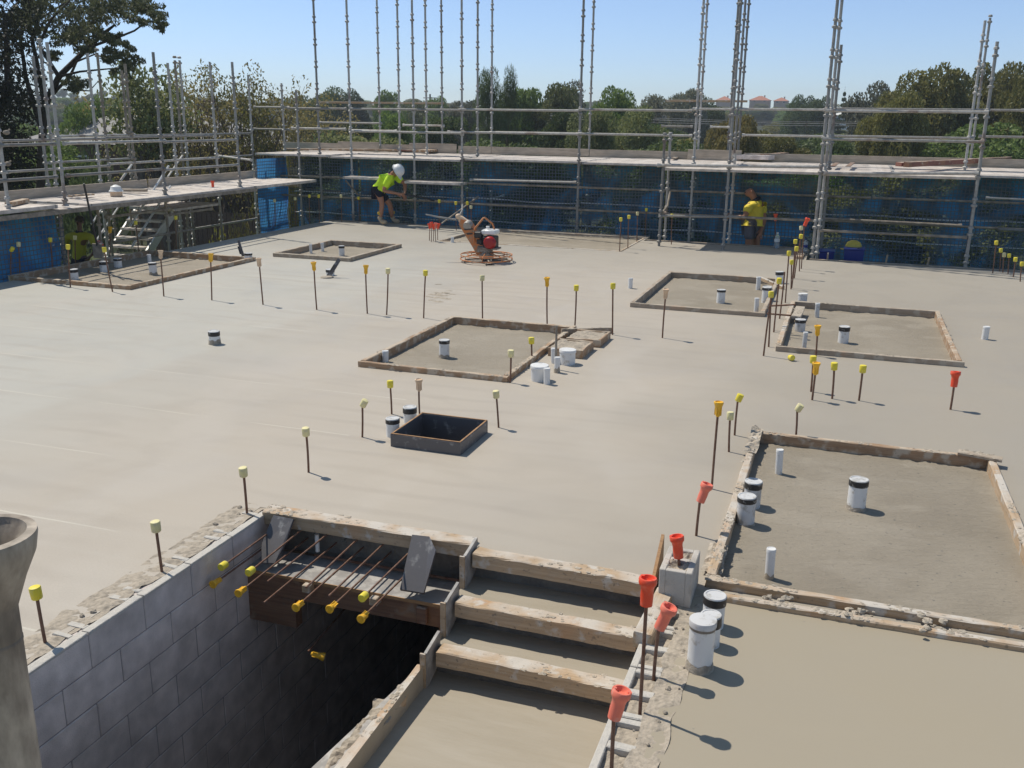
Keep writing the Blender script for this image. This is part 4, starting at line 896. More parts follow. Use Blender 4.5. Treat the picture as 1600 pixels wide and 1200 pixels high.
# --- small tower beside it, left
t = thing('scaffold', 'short low scaffold bay with white edge tube behind the standing man', 'scaffold', (-2.3, 20.2, 0), 0, SG)
YS2 = 19.3
for px, py, tp_, Y in ((1030, 375, (1036, 215), YS2), (1041, 330, (1049, 210), YS2+.9), (1131, 375, (1160, -20), YS2), (1140, 360, (1146, 240), YS2+.9)):
    standard(t, xat(px, py, Y), Y, -.25, min(7, onY(*tp_, Y).z), r=.0265)
xa, xb = xat(1030, 375, YS2), xat(1285, 300, YS2)
ledger(t, onY(1028, 258, YS2-.06), onY(1285, 261, YS2-.06), r=.03); deckp(t, (xa, YS2), (xb, YS2), .225, 1, 5, ZD+.0, seed=60)
a_, b_4 = onY(1030, 337, YS2), onY(1150, 339, YS2); ledger(t, a_, b_4); ledger(t, b_4, onY(1275, 345, YS2), 'galv_dirty')
q = MB(); q.tube([onY(1035, 332, YS2+.02), onY(1043, 322, YS2+.3), onY(1047, 300, YS2+.5)], .022, 7); o = q.build('brace', M['galv_dirty'], t, smooth=True); o.matrix_basis = t.matrix_basis.inverted()
# --- left run over the slab's left edge
ZL = 1.0; XLF = -12.0
t = thing('scaffold', 'left scaffold with a wide sunlit deck of long boards overlooking the slab', 'scaffold', (-13, 15, 0), 0, SG)
for (bx, by), (tx, ty) in (((102, 318), (84, 67)), ((258, 302), (245, 82)), ((375, 290), (364, 97))):
    P = onX(bx, by, XLF-.12); standard(t, P.x, P.y, ZL, onX(tx, ty, XLF-.12).z, base=1)
for bx, by in ((100, 400), (264, 380), (160, 400), (176, 400), (294, 360), (303, 370)):
    P = onX(bx, by, XLF-.35 if bx in (100, 264, 160) else -13.4); standard(t, P.x, P.y, -3.1, ZL-.06, 'galv_dirty')
XM = -13.75
for (bx, by), (tx, ty) in (((75, 287), (50, 87)), ((91, 318), (71, 62)), ((157, 283), (135, 83)), ((172, 283), (157, 83)), ((212, 280), (196, 100)), ((277, 283), (258, 98)), ((295, 280), (278, 94)), ((341, 283), (329, 98)), ((206, 280), (189, 110)), ((395, 240), (390, 117)), ((288, 280), (282, 95))):
    P = onX(bx, by, XM-(.9 if bx in (172, 295, 206, 395, 288) else 0)); standard(t, P.x, P.y, -3.1, onX(tx, ty, P.x).z, 'galv' if bx % 2 else 'galv_dirty', r=.027)
standard(t, -12.12, onX(10, 300, -12.12).y, ZL, onX(-2, 165, -12.12).z, base=1)
def ly(p1, p2, X, **k):
    a = onX(*p1, X); b = onX(*p2, X); z_ = (a.z+b.z)/2; a.z = z_; b.z = z_; ledger(t, a, b, **k)
ly((0, 229), (85, 223), XLF-.1); ly((100, 223), (257, 221), XLF-.1); ly((257, 221), (370, 219), XLF-.1); ly((0, 284), (88, 275), XLF-.1); ly((104, 272), (257, 266), XLF-.1); ly((257, 266), (372, 257), XLF-.1)
ly((0, 222), (165, 215), XM); ly((165, 215), (330, 212), XM); ly((12, 270), (170, 258), XM); ly((170, 256), (341, 247), XM)
ly((75, 213), (210, 211), XM-.9); ly((210, 210), (392, 210), XM-.9); ly((78, 253), (206, 249), XM-.9); ly((270, 245), (395, 247), XM-.9)
ledger(t, (XM-.9, onX(340, 245, XM-.9).y, 1.5), (XLF-.9, onX(392, 246, XLF-.9).y, 1.48))
for a1, b1 in (((188, 282), (212, 248)), ((262, 277), (285, 243))):
    q = MB(); q.tube([onX(*a1, XM), onX(*b1, XM-.8)], .02, 7); o = q.build('brace', M['galv'], t, smooth=True); o.matrix_basis = t.matrix_basis.inverted()
yk = [9.0, onX(89, 321, XLF).y, onX(142, 320, XLF).y, onX(400, 292, XLF).y, onX(495, 281, XLF).y]
for i in range(4):
    deckp(t, (XLF, yk[i]), (XLF, yk[i+1]), .225, 1, 7, ZL+(.05 if i == 0 else 0)-(.03 if i == 1 else 0), seed=70+i, th=.06, wd=.235)
for i, (y0_, y1_) in enumerate(((8.8, 12.4), (12.45, 16.4), (16.45, 20.2), (20.25, 22.6))): toeb(t, (XM+.1, y0_), (XM+.1, y1_), ZL+.0, .17)
q = MB(); q.box((XLF+.005, (yk[0]+yk[3])/2, ZL-.07), (.05, yk[3]-yk[0], .07)); o = q.build('edge_beam', M['galv_dirty'], t); o.matrix_basis = t.matrix_basis.inverted()
for y_ in (10.2, 12.4, 15.0, 17.3, 19.6): ledger(t, (XLF-.05, y_, ZL-.1), (XM, y_, ZL-.1), 'galv_dirty', name='transom')
for (p1, p2) in (((165, 337), (258, 330)), ((178, 375), (300, 362)), ((265, 340), (330, 322))): ly(p1, p2, XLF-.36, m='galv_dirty')
ly((302, 357), (401, 342), XM)
# clamps on the rail at the far left
for px, py in ((10, 207), (12, 256)):
    q = MB(); P = onX(px, py, XLF-.1); q.ball(P, .045, 8, sq=(1, 1.3, .8)); q.tube([P, P+Vector((.05, .02, .05))], .012, 6); o = q.build('clamp', M['galv_dirty'], t); o.matrix_basis = t.matrix_basis.inverted()
# corner scaffold post pair beside blue sheet
for px in (404, 410): P = onY(px, 310, 20.4); standard(t, P.x, 20.4, -3, 1.4, 'galv_dirty')

# ---------------------------------------------------------------- steel access stair and landing behind the left deck
t = thing('access_stair', 'aluminium access stair with white treads behind the left deck', 'stair', (-13.2, 16, -1))
XS0, XS1 = -13.1, -14.0
a0 = onX(268, 325, XS0); a1 = onX(222, 395, XS0)
for X_ in (XS0, XS1):
    q = MB(); A = Vector((X_, a0.y, a0.z)); B = Vector((X_, a1.y-.3, a1.z-.3)); q.prism([A, A+Vector((0, 0, -.22)), B+Vector((0, 0, -.22)), B], (1, 0, 0), .04); o = q.build('stringer', M['alu'], t); o.matrix_basis = t.matrix_basis.inverted()
for k in range(7):
    f = (k+.3)/7; P = Vector(((XS0+XS1)/2, a0.y+(a1.y-.3-a0.y)*f, a0.z+(a1.z-.3-a0.z)*f-.05)); q = MB(); q.cbox(P, (XS0-XS1-.05, .24, .045), .005); o = q.build('tread', M['deck'], t); o.matrix_basis = t.matrix_basis.inverted()
for X_ in (XS0+.02, XS1):
    for dz in (.45, .85):
        q = MB(); q.tube([(X_, a0.y, a0.z+dz), (X_, a1.y-.3, a1.z-.3+dz)], .021, 7); o = q.build('handrail', M['alu'], t, smooth=True); o.matrix_basis = t.matrix_basis.inverted()
t = thing('access_landing', 'sunlit low plank landing behind the left deck, at the head of the stair', 'platform', (-13.6, 17.8, 0))
pa = onX(273, 328, -12.7); pb = onX(343, 315, -12.7); deckp(t, (pa.x, pa.y), (pb.x, pb.y), .225, 1, 5, (pa.z+pb.z)/2, seed=90)
q = MB(); zz = (pa.z+pb.z)/2-.06
for x_, y_ in ((pa.x, pa.y), (pb.x, pb.y), (pa.x-1.1, pa.y), (pb.x-1.1, pb.y)):
    q = MB(); q.tube([(x_, y_, -3.2), (x_, y_, zz)], .024, 7); o = q.build('leg', M['galv_dirty'], t, smooth=True); o.matrix_basis = t.matrix_basis.inverted()

# ---------------------------------------------------------------- netting and tarpaulins
M['hem'] = mat('pale_hem_rope', (.7, .72, .75), .7)
def v3(p): p = Vector(p); return Vector((p.x, p.y, 0))
def net(label, p0, p1, z0, z1, seed, pitch=.072, w=.014):
    p0 = v3(p0); p1 = v3(p1); d = p1-p0; L = d.length; d.normalize(); n_ = Vector((-d.y, d.x, 0)); q = MB(); nv = int(L/pitch); nh = int((z1-z0)/pitch)
    def off(u, z): return noise.noise(Vector((u*.9, z*1.3, seed)))*.05
    seg = 6
    for i in range(nv+1):
        u = L*i/nv; base = len(q.v)
        for j in range(seg+1):
            z = z0+(z1-z0)*j/seg; o_ = off(u, z)
            for s_ in (-w/2, w/2): q.v.append(tuple(p0+d*(u+s_+noise.noise(Vector((z*2, u*.4, seed)))*.02)+n_*o_+Vector((0, 0, z))))
        for j in range(seg): a = base+2*j; q.f.append((a, a+1, a+3, a+2)); q.m.append(0)
    sg = max(4, int(L/.35))
    for i in range(nh+1):
        z = z0+(z1-z0)*i/nh; base = len(q.v)
        for j in range(sg+1):
            u = L*j/sg; o_ = off(u, z)
            for s_ in (-w/2, w/2): q.v.append(tuple(p0+d*u+n_*o_+Vector((0, 0, z+s_+noise.noise(Vector((u, 3, seed)))*.012))))
        for j in range(sg): a = base+2*j; q.f.append((a, a+1, a+3, a+2)); q.m.append(0)
    return tag(q.build('safety_net', M['net']), label, 'net', 'dark debris nets hung below the scaffold decks')
def sheet(label, p0, p1, z0, z1, seed, m='tarp', amp=.10):
    p0 = v3(p0); p1 = v3(p1); d = p1-p0; L = d.length; d.normalize(); n_ = Vector((-d.y, d.x, 0)); q = MB(); nx = max(8, int(L/.12)); ny = max(8, int((z1-z0)/.12))
    for j in range(ny+1):
        for i in range(nx+1):
            u = L*i/nx; z = z0+(z1-z0)*j/ny; o_ = noise.fractal(Vector((u*.8+z*.5, z*1.1-u*.3, seed)), .9, 2.1, 3)*amp; q.v.append(tuple(p0+d*u+n_*o_+Vector((0, 0, z))))
    for j in range(ny):
        for i in range(nx): a = j*(nx+1)+i; q.f.append((a, a+1, a+nx+2, a+nx+1)); q.m.append(0)
    to = tag(q.build('tarpaulin', M[m], smooth=True), label, 'tarpaulin', 'blue sheeting behind the debris nets')
    if m == 'tarp':
        for zz in (.60, .08):                        # white roped hems where the sheets overlap
            h_ = MB(); nn_ = max(3, int(L/.4)); h_.tube([tuple(p0+d*(L*i/nn_)-n_*.12+Vector((0, 0, zz+noise.noise(Vector((L*i/nn_*.7, seed, zz))) * .05))) for i in range(nn_+1)], .016, 5); h_.build('hem', M['hem'], to)
    return to
YN = 21.25
X0n = xat(452, 300, YN); Xs = [X0n, xat(551, 300, YN), xat(722, 300, YN), xat(903, 300, YN), xat(1035, 300, YN), xat(1285, 300, YN), xat(1530, 300, YN), 6.0]
nl = ['leftmost dark net, next to the bright blue corner', 'dark net behind the bending man', 'dark net behind the power trowel', 'dark net between the power trowel and the low scaffold bay', 'dark net behind the standing man', 'dark net behind the blue tubs and yellow helmet', 'dark net at the right picture edge']
for i in range(7):
    net(nl[i], (Xs[i]+.03, YN), (Xs[i+1]-.03, YN), -.55, ZD-.07, i)
    sheet('blue sheet hanging behind the '+nl[i].replace('dark net ', 'net ').replace('leftmost dark net', 'leftmost net'), (Xs[i]+.02, YN+.35), (Xs[i+1]-.02, YN+.35), -.9, ZD-.1, i*3+1)
# bright corner sheet, lit from behind
pA = Vector((xat(404, 300, 20.0), 20.0, 0)); pB = Vector((X0n-.05, YN, 0))
sheet('bright blue sheet in the far left corner, lit from behind', pA, pB, -.4, ZD-.1, 40, 'tarp_lit', .06); net('net over the bright blue corner sheet', pA+Vector((.03, -.1, 0)), pB+Vector((.03, -.1, 0)), -.4, ZD-.1, 41)
pA = Vector((-12.6, 9.2, 0)); pB = Vector((-12.45, onX(92, 380, -12.45).y, 0))
sheet('bright blue tarpaulin under the left deck at the picture edge', pA, pB, -.5, ZL-.15, 50, 'tarp_lit', .08); net('net over the bright blue tarpaulin under the left deck', pA+Vector((.14, 0, 0)), pB+Vector((.14, 0, 0)), -.5, ZL-.15, 51)
# edge form along the back of the slab
for i, (a_, b_5, y_) in enumerate(((-11.9, -7.9, 20.70), (-7.9, -3.95, 20.70), (-3.9, -.6, 20.09), (-.5, 2.4, 18.50), (2.4, 6.5, 18.50))):
    tag(board(None, "edge_form", (a_, y_, .02), (b_5, y_, .02), .04, .3, M["timber_grey"], 1, seed=200+i, crust=24), ("splattered edge board along the back of the slab " + ("under the leftmost net", "behind the power trowel", "in front of the standing man", "in front of the blue tubs", "at the right picture edge")[i]), "formwork", "edge boards closing the back of the slab")
# ---------------------------------------------------------------- people
M['skin'] = mat('tanned_skin', (.36, .17, .10), .55, var=.08); M['skin_shaded'] = mat('shaded_skin', (.10, .05, .035), .5)  # darker skin copy has the deck's shade put into its colour
M['hivis'] = mat('lime_shirt', (.60, .88, .03), .8, var=.08, vscale=3, bump=.03, bscale=9); M['hivis_y'] = mat('yellow_shirt', (.80, .64, .07), .85, var=.1, vscale=3, bump=.03, bscale=9); M['hivis_shaded'] = mat('shaded_lime_shirt', (.28, .27, .02), .85)  # dim lime copy has the deck's shade put into its colour
M['navy'] = mat('navy_cloth', (.012, .015, .03), .9); M['greycloth'] = mat('grey_cloth', (.13, .13, .15), .9, var=.1); M['boot'] = mat('tan_boot', (.42, .33, .22), .8); M['hair'] = mat('dark_hair', (.02, .014, .01), .7)
M['sock'] = mat('mustard_sock', (.5, .33, .05), .9)
def skinned(name, nodes, edges, m, parent, root=0, sub=2):
    """nodes: list of (point, radius or (rx, ry)); grows one continuous surface"""
    me = bpy.data.meshes.new(name); inv = parent.matrix_basis.inverted() if parent else Matrix()
    me.from_pydata([inv @ Vector(p) for p, r in nodes], edges, []); me.materials.append(M[m])
    o = bpy.data.objects.new(name, me); COL.objects.link(o); o.parent = parent
    md = o.modifiers.new('skin', 'SKIN'); md.use_smooth_shade = True; md.branch_smoothing = .3
    if not me.skin_vertices: me.attributes.get('x')
    sv = me.skin_vertices[0].data
    for i, (p, r) in enumerate(nodes): sv[i].radius = r if isinstance(r, tuple) else (r, r); sv[i].use_root = (i == root)
    ss = o.modifiers.new('sub', 'SUBSURF'); ss.levels = sub; ss.render_levels = sub
    dg = bpy.context.evaluated_depsgraph_get(); me2 = bpy.data.meshes.new_from_object(o.evaluated_get(dg)); o.modifiers.clear(); o.data = me2
    return o
def person(label, J, shirt, shorts, skin, face, hat=None, hair=True, scale=1., collar='navy', boots=True, group=None):
    """J: joints in world space; face: direction the face looks"""
    base = (J['footL']+J['footR'])/2; t_ = thing('person', label, 'person', base, 0, group); inv = t_.matrix_basis.inverted(); s_ = scale
    N = []; E_ = []
    def nd(p, r): N.append((Vector(p), r*s_ if not isinstance(r, tuple) else (r[0]*s_, r[1]*s_))); return len(N)-1
    def ln(*a):
        for i in range(len(a)-1): E_.append((a[i], a[i+1]))
    pel = nd(J['pelvis'], .12); sp = nd(J['pelvis'].lerp(J['neck'], .45), .12); ch = nd(J['pelvis'].lerp(J['neck'], .8), .125); nk = nd(J['neck'], .058)
    hd0 = nd(J['neck'].lerp(J['head'], .5), .06); hd = nd(J['head'], (.088)); hd2 = nd(J['head']+(J['head']-J['neck']).normalized()*.07*s_, .07); ln(pel, sp, ch, nk, hd0, hd, hd2)
    fd = Vector(face).normalized(); nose = nd(J['head']+fd*.085*s_-Vector((0, 0, .02*s_)), .022); ln(hd, nose)
    for sd_ in 'LR':
        sh = nd(J['sh'+sd_], .058); elb = nd(J['el'+sd_], .043); fa_ = nd(J['el'+sd_].lerp(J['ha'+sd_], .4), .04); wr = nd(J['ha'+sd_], .027); ln(ch, sh, elb, fa_, wr)
        d_ = (J['ha'+sd_]-J['el'+sd_]).normalized(); sdv = d_.cross(Vector((0, 1, .3))).normalized(); palm = nd(J['ha'+sd_]+d_*.06*s_, .034); ln(wr, palm)
        for k, (o_, l_) in enumerate(((-.03, .07), (-.01, .085), (.01, .08), (.03, .062))):
            k1 = nd(J['ha'+sd_]+(d_*(.06+.5*l_)+sdv*o_*1.1)*s_, .0105); k2 = nd(J['ha'+sd_]+(d_*(.06+l_)+sdv*o_*1.2+Vector((0, 0, -.02)))*s_, .009); ln(palm, k1, k2)
        th = nd(J['ha'+sd_]+(d_*.03-sdv*.05)*s_, .012); th2 = nd(J['ha'+sd_]+(d_*.07-sdv*.06)*s_, .01); ln(wr, th, th2)
        hp = nd(J['hip'+sd_], .088); kn = nd(J['kn'+sd_], .058); cf = nd(J['kn'+sd_].lerp(J['foot'+sd_], .35), .057); an = nd(J['foot'+sd_]+Vector((0, 0, .09*s_)), .036); ln(pel, hp, kn, cf, an)
        fdir = Vector((fd.x, fd.y, 0)).normalized(); toe = nd(J['foot'+sd_]+fdir*.17*s_+Vector((0, 0, .035*s_)), .036); ln(an, toe)
    skinned('body', N, E_, skin, t_)
    # shirt: torso plus sleeves
    N = []; E_ = []; a = nd(J['pelvis']+(J['neck']-J['pelvis'])*-.06, .172); b_ = nd(J['pelvis'].lerp(J['neck'], .35), .15); c = nd(J['pelvis'].lerp(J['neck'], .62), .152); d = nd(J['pelvis'].lerp(J['neck'], .86), .125); e = nd(J['pelvis'].lerp(J['neck'], .98), .07); ln(a, b_, c, d, e)
    for sd_ in 'LR':
        s1 = nd(J['sh'+sd_], .083); s2 = nd(J['sh'+sd_].lerp(J['el'+sd_], .78), .078); ln(d, s1, s2)
    skinned('shirt', N, E_, shirt, t_, 1)
    N = []; E_ = []; a = nd(J['pelvis'].lerp(J['hipL'].lerp(J['hipR'], .5), .6), .135); 
    for sd_ in 'LR':
        h1 = nd(J['hip'+sd_], .098); h2 = nd(J['hip'+sd_].lerp(J['kn'+sd_], .8), .092); ln(a, h1, h2)
    skinned('shorts', N, E_, shorts, t_)
    for sd_ in 'LR':
        N = []; E_ = []; fdir = Vector((fd.x, fd.y, 0)).normalized(); a = nd(J['foot'+sd_]+Vector((0, 0, .17*s_)), .052); b_ = nd(J['foot'+sd_]+Vector((0, 0, .05*s_)), .055); c = nd(J['foot'+sd_]+fdir*.19*s_+Vector((0, 0, .04*s_)), .046); ln(a, b_, c); skinned('boot', N, E_, 'boot', t_, 1)
        q = MB(); q.lathe([(.047*s_, 0), (.053*s_, .01), (.053*s_, .06), (.047*s_, .07)], inv @ (J['foot'+sd_]+Vector((0, 0, .19*s_))), 12); q.build('sock', M['sock'], t_, smooth=True)
    up_ = (J['head']-J['neck']).normalized(); ctr = J['head']+up_*.035*s_; rot = Vector((0, 0, 1)).rotation_difference(up_).to_matrix()
    side_ = fd.cross(up_).normalized()
    q = MB()
    for k in (-1, 1): q.ball(inv @ (J['head']+side_*.088*s_*k-up_*.01*s_), .022*s_, 8, 0, (.5, 1, 1.3))
    q.build('ears', M[skin], t_, smooth=True)
    q = MB()
    for k in (-1, 1): q.ball(inv @ (J['head']+fd*.078*s_+side_*.032*s_*k+up_*.012*s_), .011*s_, 8)
    q.build('eyes', M['blackp'], t_, smooth=True)
    q = MB(); q.box(inv @ (J['head']+fd*.08*s_-up_*.052*s_), (.045*s_, .012*s_, .008*s_), Vector((0, 1, 0)).rotation_difference(fd).to_matrix()); q.build('mouth', M['hair'], t_)
    if hair:
        q = MB(); q.ball(inv @ (ctr-fd*.014*s_+up_*.012*s_), .101*s_, 14, 0, (1, 1, .82), rot, jit=.02); q.build('hair', M['hair'], t_, smooth=True)
    if hat == 'helmet':
        q = MB(); cc = inv @ (ctr+up_*.0*s_); R_ = Vector((0, 0, 1)).rotation_difference(up_).to_matrix()
        q.lathe([(.150*s_, 0), (.152*s_, .01*s_), (.134*s_, .018*s_), (.130*s_, .06*s_), (.112*s_, .105*s_), (.07*s_, .138*s_), (0, .15*s_)], cc, 18, R_)
        f2 = (fd-up_*fd.dot(up_)).normalized(); q.ball(cc+f2*.13*s_+up_*.006*s_, .075*s_, 12, 0, (1, 1, .14), R_)
        q.tube([cc-f2*.13*s_+up_*.05*s_, cc-f2*.08*s_+up_*.13*s_, cc+up_*.157*s_, cc+f2*.08*s_+up_*.13*s_, cc+f2*.13*s_+up_*.05*s_], .012*s_, 6)
        q.build('helmet', M['white'], t_, smooth=True)
    if collar:
        q = MB(); q.lathe([(.075*s_, -.02*s_), (.088*s_, 0), (.08*s_, .03*s_), (.066*s_, .035*s_)], inv @ (J['neck']-up_*.015*s_), 14, rot); q.build('collar', M[collar], t_, smooth=True)
    return t_
def V(px, py, Y, dy=0): p = onY(px, py, Y); p.y += dy; return p
Y1 = 20.45
J = dict(pelvis=V(591, 297, Y1), neck=V(611, 273, Y1), head=V(618.5, 268.5, Y1), shL=V(614, 276, Y1, -.17), shR=V(611, 275, Y1, .17), elL=V(607, 300, Y1, -.20), haL=V(626, 302, Y1, -.12), elR=V(627, 288, Y1, .2), haR=V(631, 303, Y1, .06),
         hipL=V(593, 300, Y1, -.09), hipR=V(589, 300, Y1, .09), knL=V(600, 316, Y1, -.10), knR=V(604, 320, Y1, .18), footL=V(597, 349, Y1, -.10), footR=V(605, 350, Y1, .30))
J['elL'] = V(606, 297, Y1, -.24)
person('bending worker in lime shirt and white helmet by the back edge, pulling a cable', J, 'hivis', 'navy', 'skin', (.75, -.2, -.62), 'helmet', True, 1.12)
Y2 = 20.9
J = dict(pelvis=V(1177, 349, Y2), neck=V(1180, 312, Y2), head=V(1172.5, 299.5, Y2), shL=V(1172, 320, Y2, -.2), shR=V(1186, 318, Y2, .2), elL=V(1166, 337, Y2, -.34), haL=V(1146, 337.5, Y2, -.22), elR=V(1194, 342, Y2, .05), haR=V(1190, 360, Y2, -.12),
         hipL=V(1173, 353, Y2, -.1), hipR=V(1182, 353, Y2, .1), knL=V(1171, 381, Y2, -.14), knR=V(1181, 381, Y2, .1), footL=V(1171, 412, Y2, -.1), footR=V(1182, 413, Y2, .1))
person('stocky man in yellow shirt and grey shorts behind the slab edge, hand on a tube', J, 'hivis_y', 'greycloth', 'skin', (-.93, -.25, -.3), None, False, 1.36)
Y3 = 13.2
J = dict(pelvis=V(124, 404, Y3), neck=V(124, 362, Y3), head=V(124, 346, Y3), shL=V(106, 369, Y3), shR=V(142, 369, Y3), elL=V(101, 392, Y3, -.05), haL=V(109, 408, Y3, -.12), elR=V(152, 388, Y3), haR=V(143, 402, Y3, -.05),
         hipL=V(117, 408, Y3), hipR=V(132, 408, Y3), knL=V(117, 450, Y3, -.05), knR=V(133, 450, Y3), footL=V(116, 492, Y3), footR=V(134, 492, Y3))
person('dark-haired man in a lime shirt coloured dim for the shade under the left deck', J, 'hivis_shaded', 'navy', 'skin_shaded', (.15, -1, -.1), None, True, .78)

# cable in the bending man's hands
q = MB(); P0 = V(627, 302, Y1, -.1); q.tube([P0, V(640, 306, Y1, .1), V(652, 310, Y1, .3), V(668, 316, Y1, .4)], .02, 7); tag(q.build('cable', M['blackp'], smooth=True), 'black cable held by the bending worker', 'cable')

# ---------------------------------------------------------------- power trowel
C0 = G(760, 409); C0.y += .0; K = SCL(C0); Yc = C0.y
t = thing('power_trowel', 'orange walk-behind power trowel with a ring guard and red engine on the slab', 'trowel machine', C0)
def bt(mb, name, m, smooth=True): o_ = mb.build(name, m if isinstance(m, list) else M[m], t, smooth=smooth); o_.matrix_basis = t.matrix_basis.inverted() @ o_.matrix_basis; return o_
def ringpts(c, r, z, n=40): return [c+Vector((r*math.cos(2*math.pi*k/n), r*math.sin(2*math.pi*k/n), z)) for k in range(n+1)]
rg = .46
q = MB(); q.tube(ringpts(C0, rg, .13), .009, 7, cap=False); q.tube(ringpts(C0, rg+.005, .055), .010, 7, cap=False); q.tube(ringpts(C0, rg-.12, .14), .008, 6, cap=False)
for k in range(8):
    a = k*math.pi/4+.2; q.tube([C0+Vector((rg*math.cos(a), rg*math.sin(a), .055)), C0+Vector((rg*math.cos(a), rg*math.sin(a), .13)), C0+Vector((.1*math.cos(a), .1*math.sin(a), .17))], .009, 6)
bt(q, 'ring_guard', 'orange')
for k in range(4):
    a = k*math.pi/2+.5; q = MB(); ro = Matrix.Rotation(a, 3, 'Z') @ Matrix.Rotation(.12, 3, 'X'); q.cbox(C0+Vector((.26*math.cos(a), .26*math.sin(a), .03)), (.33, .15, .008), .003, ro)
    q.tube([C0+Vector((.05*math.cos(a), .05*math.sin(a), .06)), C0+Vector((.38*math.cos(a), .38*math.sin(a), .05))], .014, 6); bt(q, 'blade', 'galv_dirty', False)
q = MB(); q.lathe([(.06, .03), (.13, .06), (.13, .15), (.09, .19), (.09, .23)], C0, 16); q.cbox(C0+Vector((.07, 0, .25)), (.34, .24, .03), .006); bt(q, 'gearbox', 'galv_dirty')
def Yp(px, py, dy=0): return V(px, py, Yc, dy)
q = MB()      # orange handle column: two side plates and a spine
for dy in (-.07, .05):
    q.prism([Yp(748, 399, dy), Yp(764, 397, dy), Yp(748, 366, dy), Yp(735, 345, dy), Yp(722, 342, dy), Yp(719, 350, dy), Yp(730, 368, dy), Yp(741, 386, dy)], (0, 1, 0), .012)
q.prism([Yp(748, 399, -.06), Yp(751, 399, -.06), Yp(724, 350, -.06), Yp(720, 350, -.06)], (0, 1, 0), .11)
q.prism([Yp(762, 396, -.06), Yp(764, 396, -.06), Yp(738, 350, -.06), Yp(735, 350, -.06)], (0, 1, 0), .11)
bt(q, 'handle_column', 'orange', False)
q = MB()
for a_, b_ in (((731, 364), (745, 363)), ((727, 357), (741, 356))): q.prism([Yp(a_[0], a_[1], -.085), Yp(b_[0], b_[1], -.085), Yp(b_[0]+2, b_[1]+2, -.085), Yp(a_[0]+2, a_[1]+2, -.085)], (0, 1, 0), .16)
bt(q, 'clamp', 'blackp', False)
q = MB(); q.tube([Yp(729, 346), Yp(722, 341), Yp(714, 338)], .04, 8); q.ball(Yp(716, 338), .055, 10, sq=(1, .8, .9)); q.ball(Yp(720, 344), .05, 8); bt(q, 'throttle_head', 'beige')
q = MB(); q.tube([Yp(714, 343, -.03), Yp(690, 338, -.15), Yp(674, 333, -.25)], [.016, .016, .012], 7); q.tube([Yp(714, 343, .03), Yp(714, 330, .25), Yp(711, 322, .35)], .014, 7); bt(q, 'handlebar', 'galv')
q = MB(); q.lathe([(.0, 0), (.075, 0), (.08, .03), (.08, .10), (.05, .12), (0, .12)], Yp(733, 351, -.1)+Vector((0, 0, -.02)), 14, Matrix.Rotation(-1.2, 3, 'X')); bt(q, 'pitch_wheel', 'galv')
E0 = Yp(766, 380)
q = MB(); q.cbox(E0+Vector((0, .02, .02)), (.22, .26, .22), .02); 
for k in range(5): q.cbox(E0+Vector((-.11, .02, -.06+k*.035)), (.12, .22, .012), .003)
bt(q, 'engine_block', 'blackp', False)
q = MB(); q.cbox(Yp(765, 362.5, .04), (.27, .26, .085), .02); q.lathe([(.03, 0), (.034, .025), (.03, .03)], Yp(761, 359, .04)+Vector((0, 0, .03)), 10); bt(q, 'fuel_tank', 'white')
q = MB(); q.lathe([(.105, 0), (.115, .02), (.11, .07), (.09, .10), (.03, .11), (0, .11)], Yp(769, 378, -.08), 20, Matrix.Rotation(R(90), 3, 'X')); bt(q, 'recoil_starter', 'engine_red')
q = MB(); q.cbox(Yp(750, 366, -.05), (.13, .15, .11), .015); q.cbox(Yp(752, 377, -.05), (.1, .12, .08), .01); bt(q, 'air_cleaner', 'blackp', False)
q = MB(); q.tube([Yp(743, 362, -.1), Yp(745, 356, -.08), Yp(755, 341, 0), Yp(757, 340, 0), Yp(767, 350, .08), Yp(770, 361, .1)], .017, 7); q.tube([Yp(743, 362, -.1), Yp(744, 378, -.1)], .015, 7); bt(q, 'lifting_bail', 'orange')
q = MB(); q.cbox(Yp(758, 389, 0), (.24, .2, .12), .02); bt(q, 'drive_cover', 'galv_dirty', False)
# long float handle resting behind the machine
q = MB(); q.tube([V(690, 349, 19.2), V(745, 309, 20.9)], .017, 7); o = q.build('float_handle', M['galv_dirty'], smooth=True); q2 = MB(); q2.tube([V(735, 316.5, 20.62), V(747, 307.5, 20.98)], .028, 8); q2.build('grip', M['galv'], o); tag(o, 'long grey float handle slanting up behind the power trowel', 'float')
# ---------------------------------------------------------------- small things
def bottle(b, h, r, label, capm, liq=None):
    t_ = thing('plastic_bottle', label, 'bottle', b); q = MB(); q.lathe([(r*.85, 0), (r, .01), (r, h*.28), (r*.92, h*.32), (r, h*.38), (r, h*.66), (r*.75, h*.8), (r*.33, h*.9), (r*.33, h*.94)], n=16); q.build('bottle_body', M['bottle'], t_, smooth=True)
    q = MB(); q.lathe([(r*.4, h*.93), (r*.4, h), (0, h)], n=12); q.build('screw_cap', M[capm], t_)
    q = MB(); q.lathe([(r*1.01, h*.42), (r*1.01, h*.6)], n=16); q.build('label_band', M[liq or 'white'], t_)
b = G(1213, 388); bottle(b, rise(b, 1213, 363)[0], .055, 'clear water bottle with white cap on the slab beside the standing man', 'white')
b = G(1257, 396); bottle(b, rise(b, 1258, 373)[0], .05, 'clear water bottle with blue cap by the tower leg', 'bluebox', 'bluebox')
b = Vector(G(157, 407)); b.z = .2; bottle(b, rise(b, 156, 376)[0], .075, 'large clear bottle with red cap standing on a pipe in the left shade', 'red', 'red')
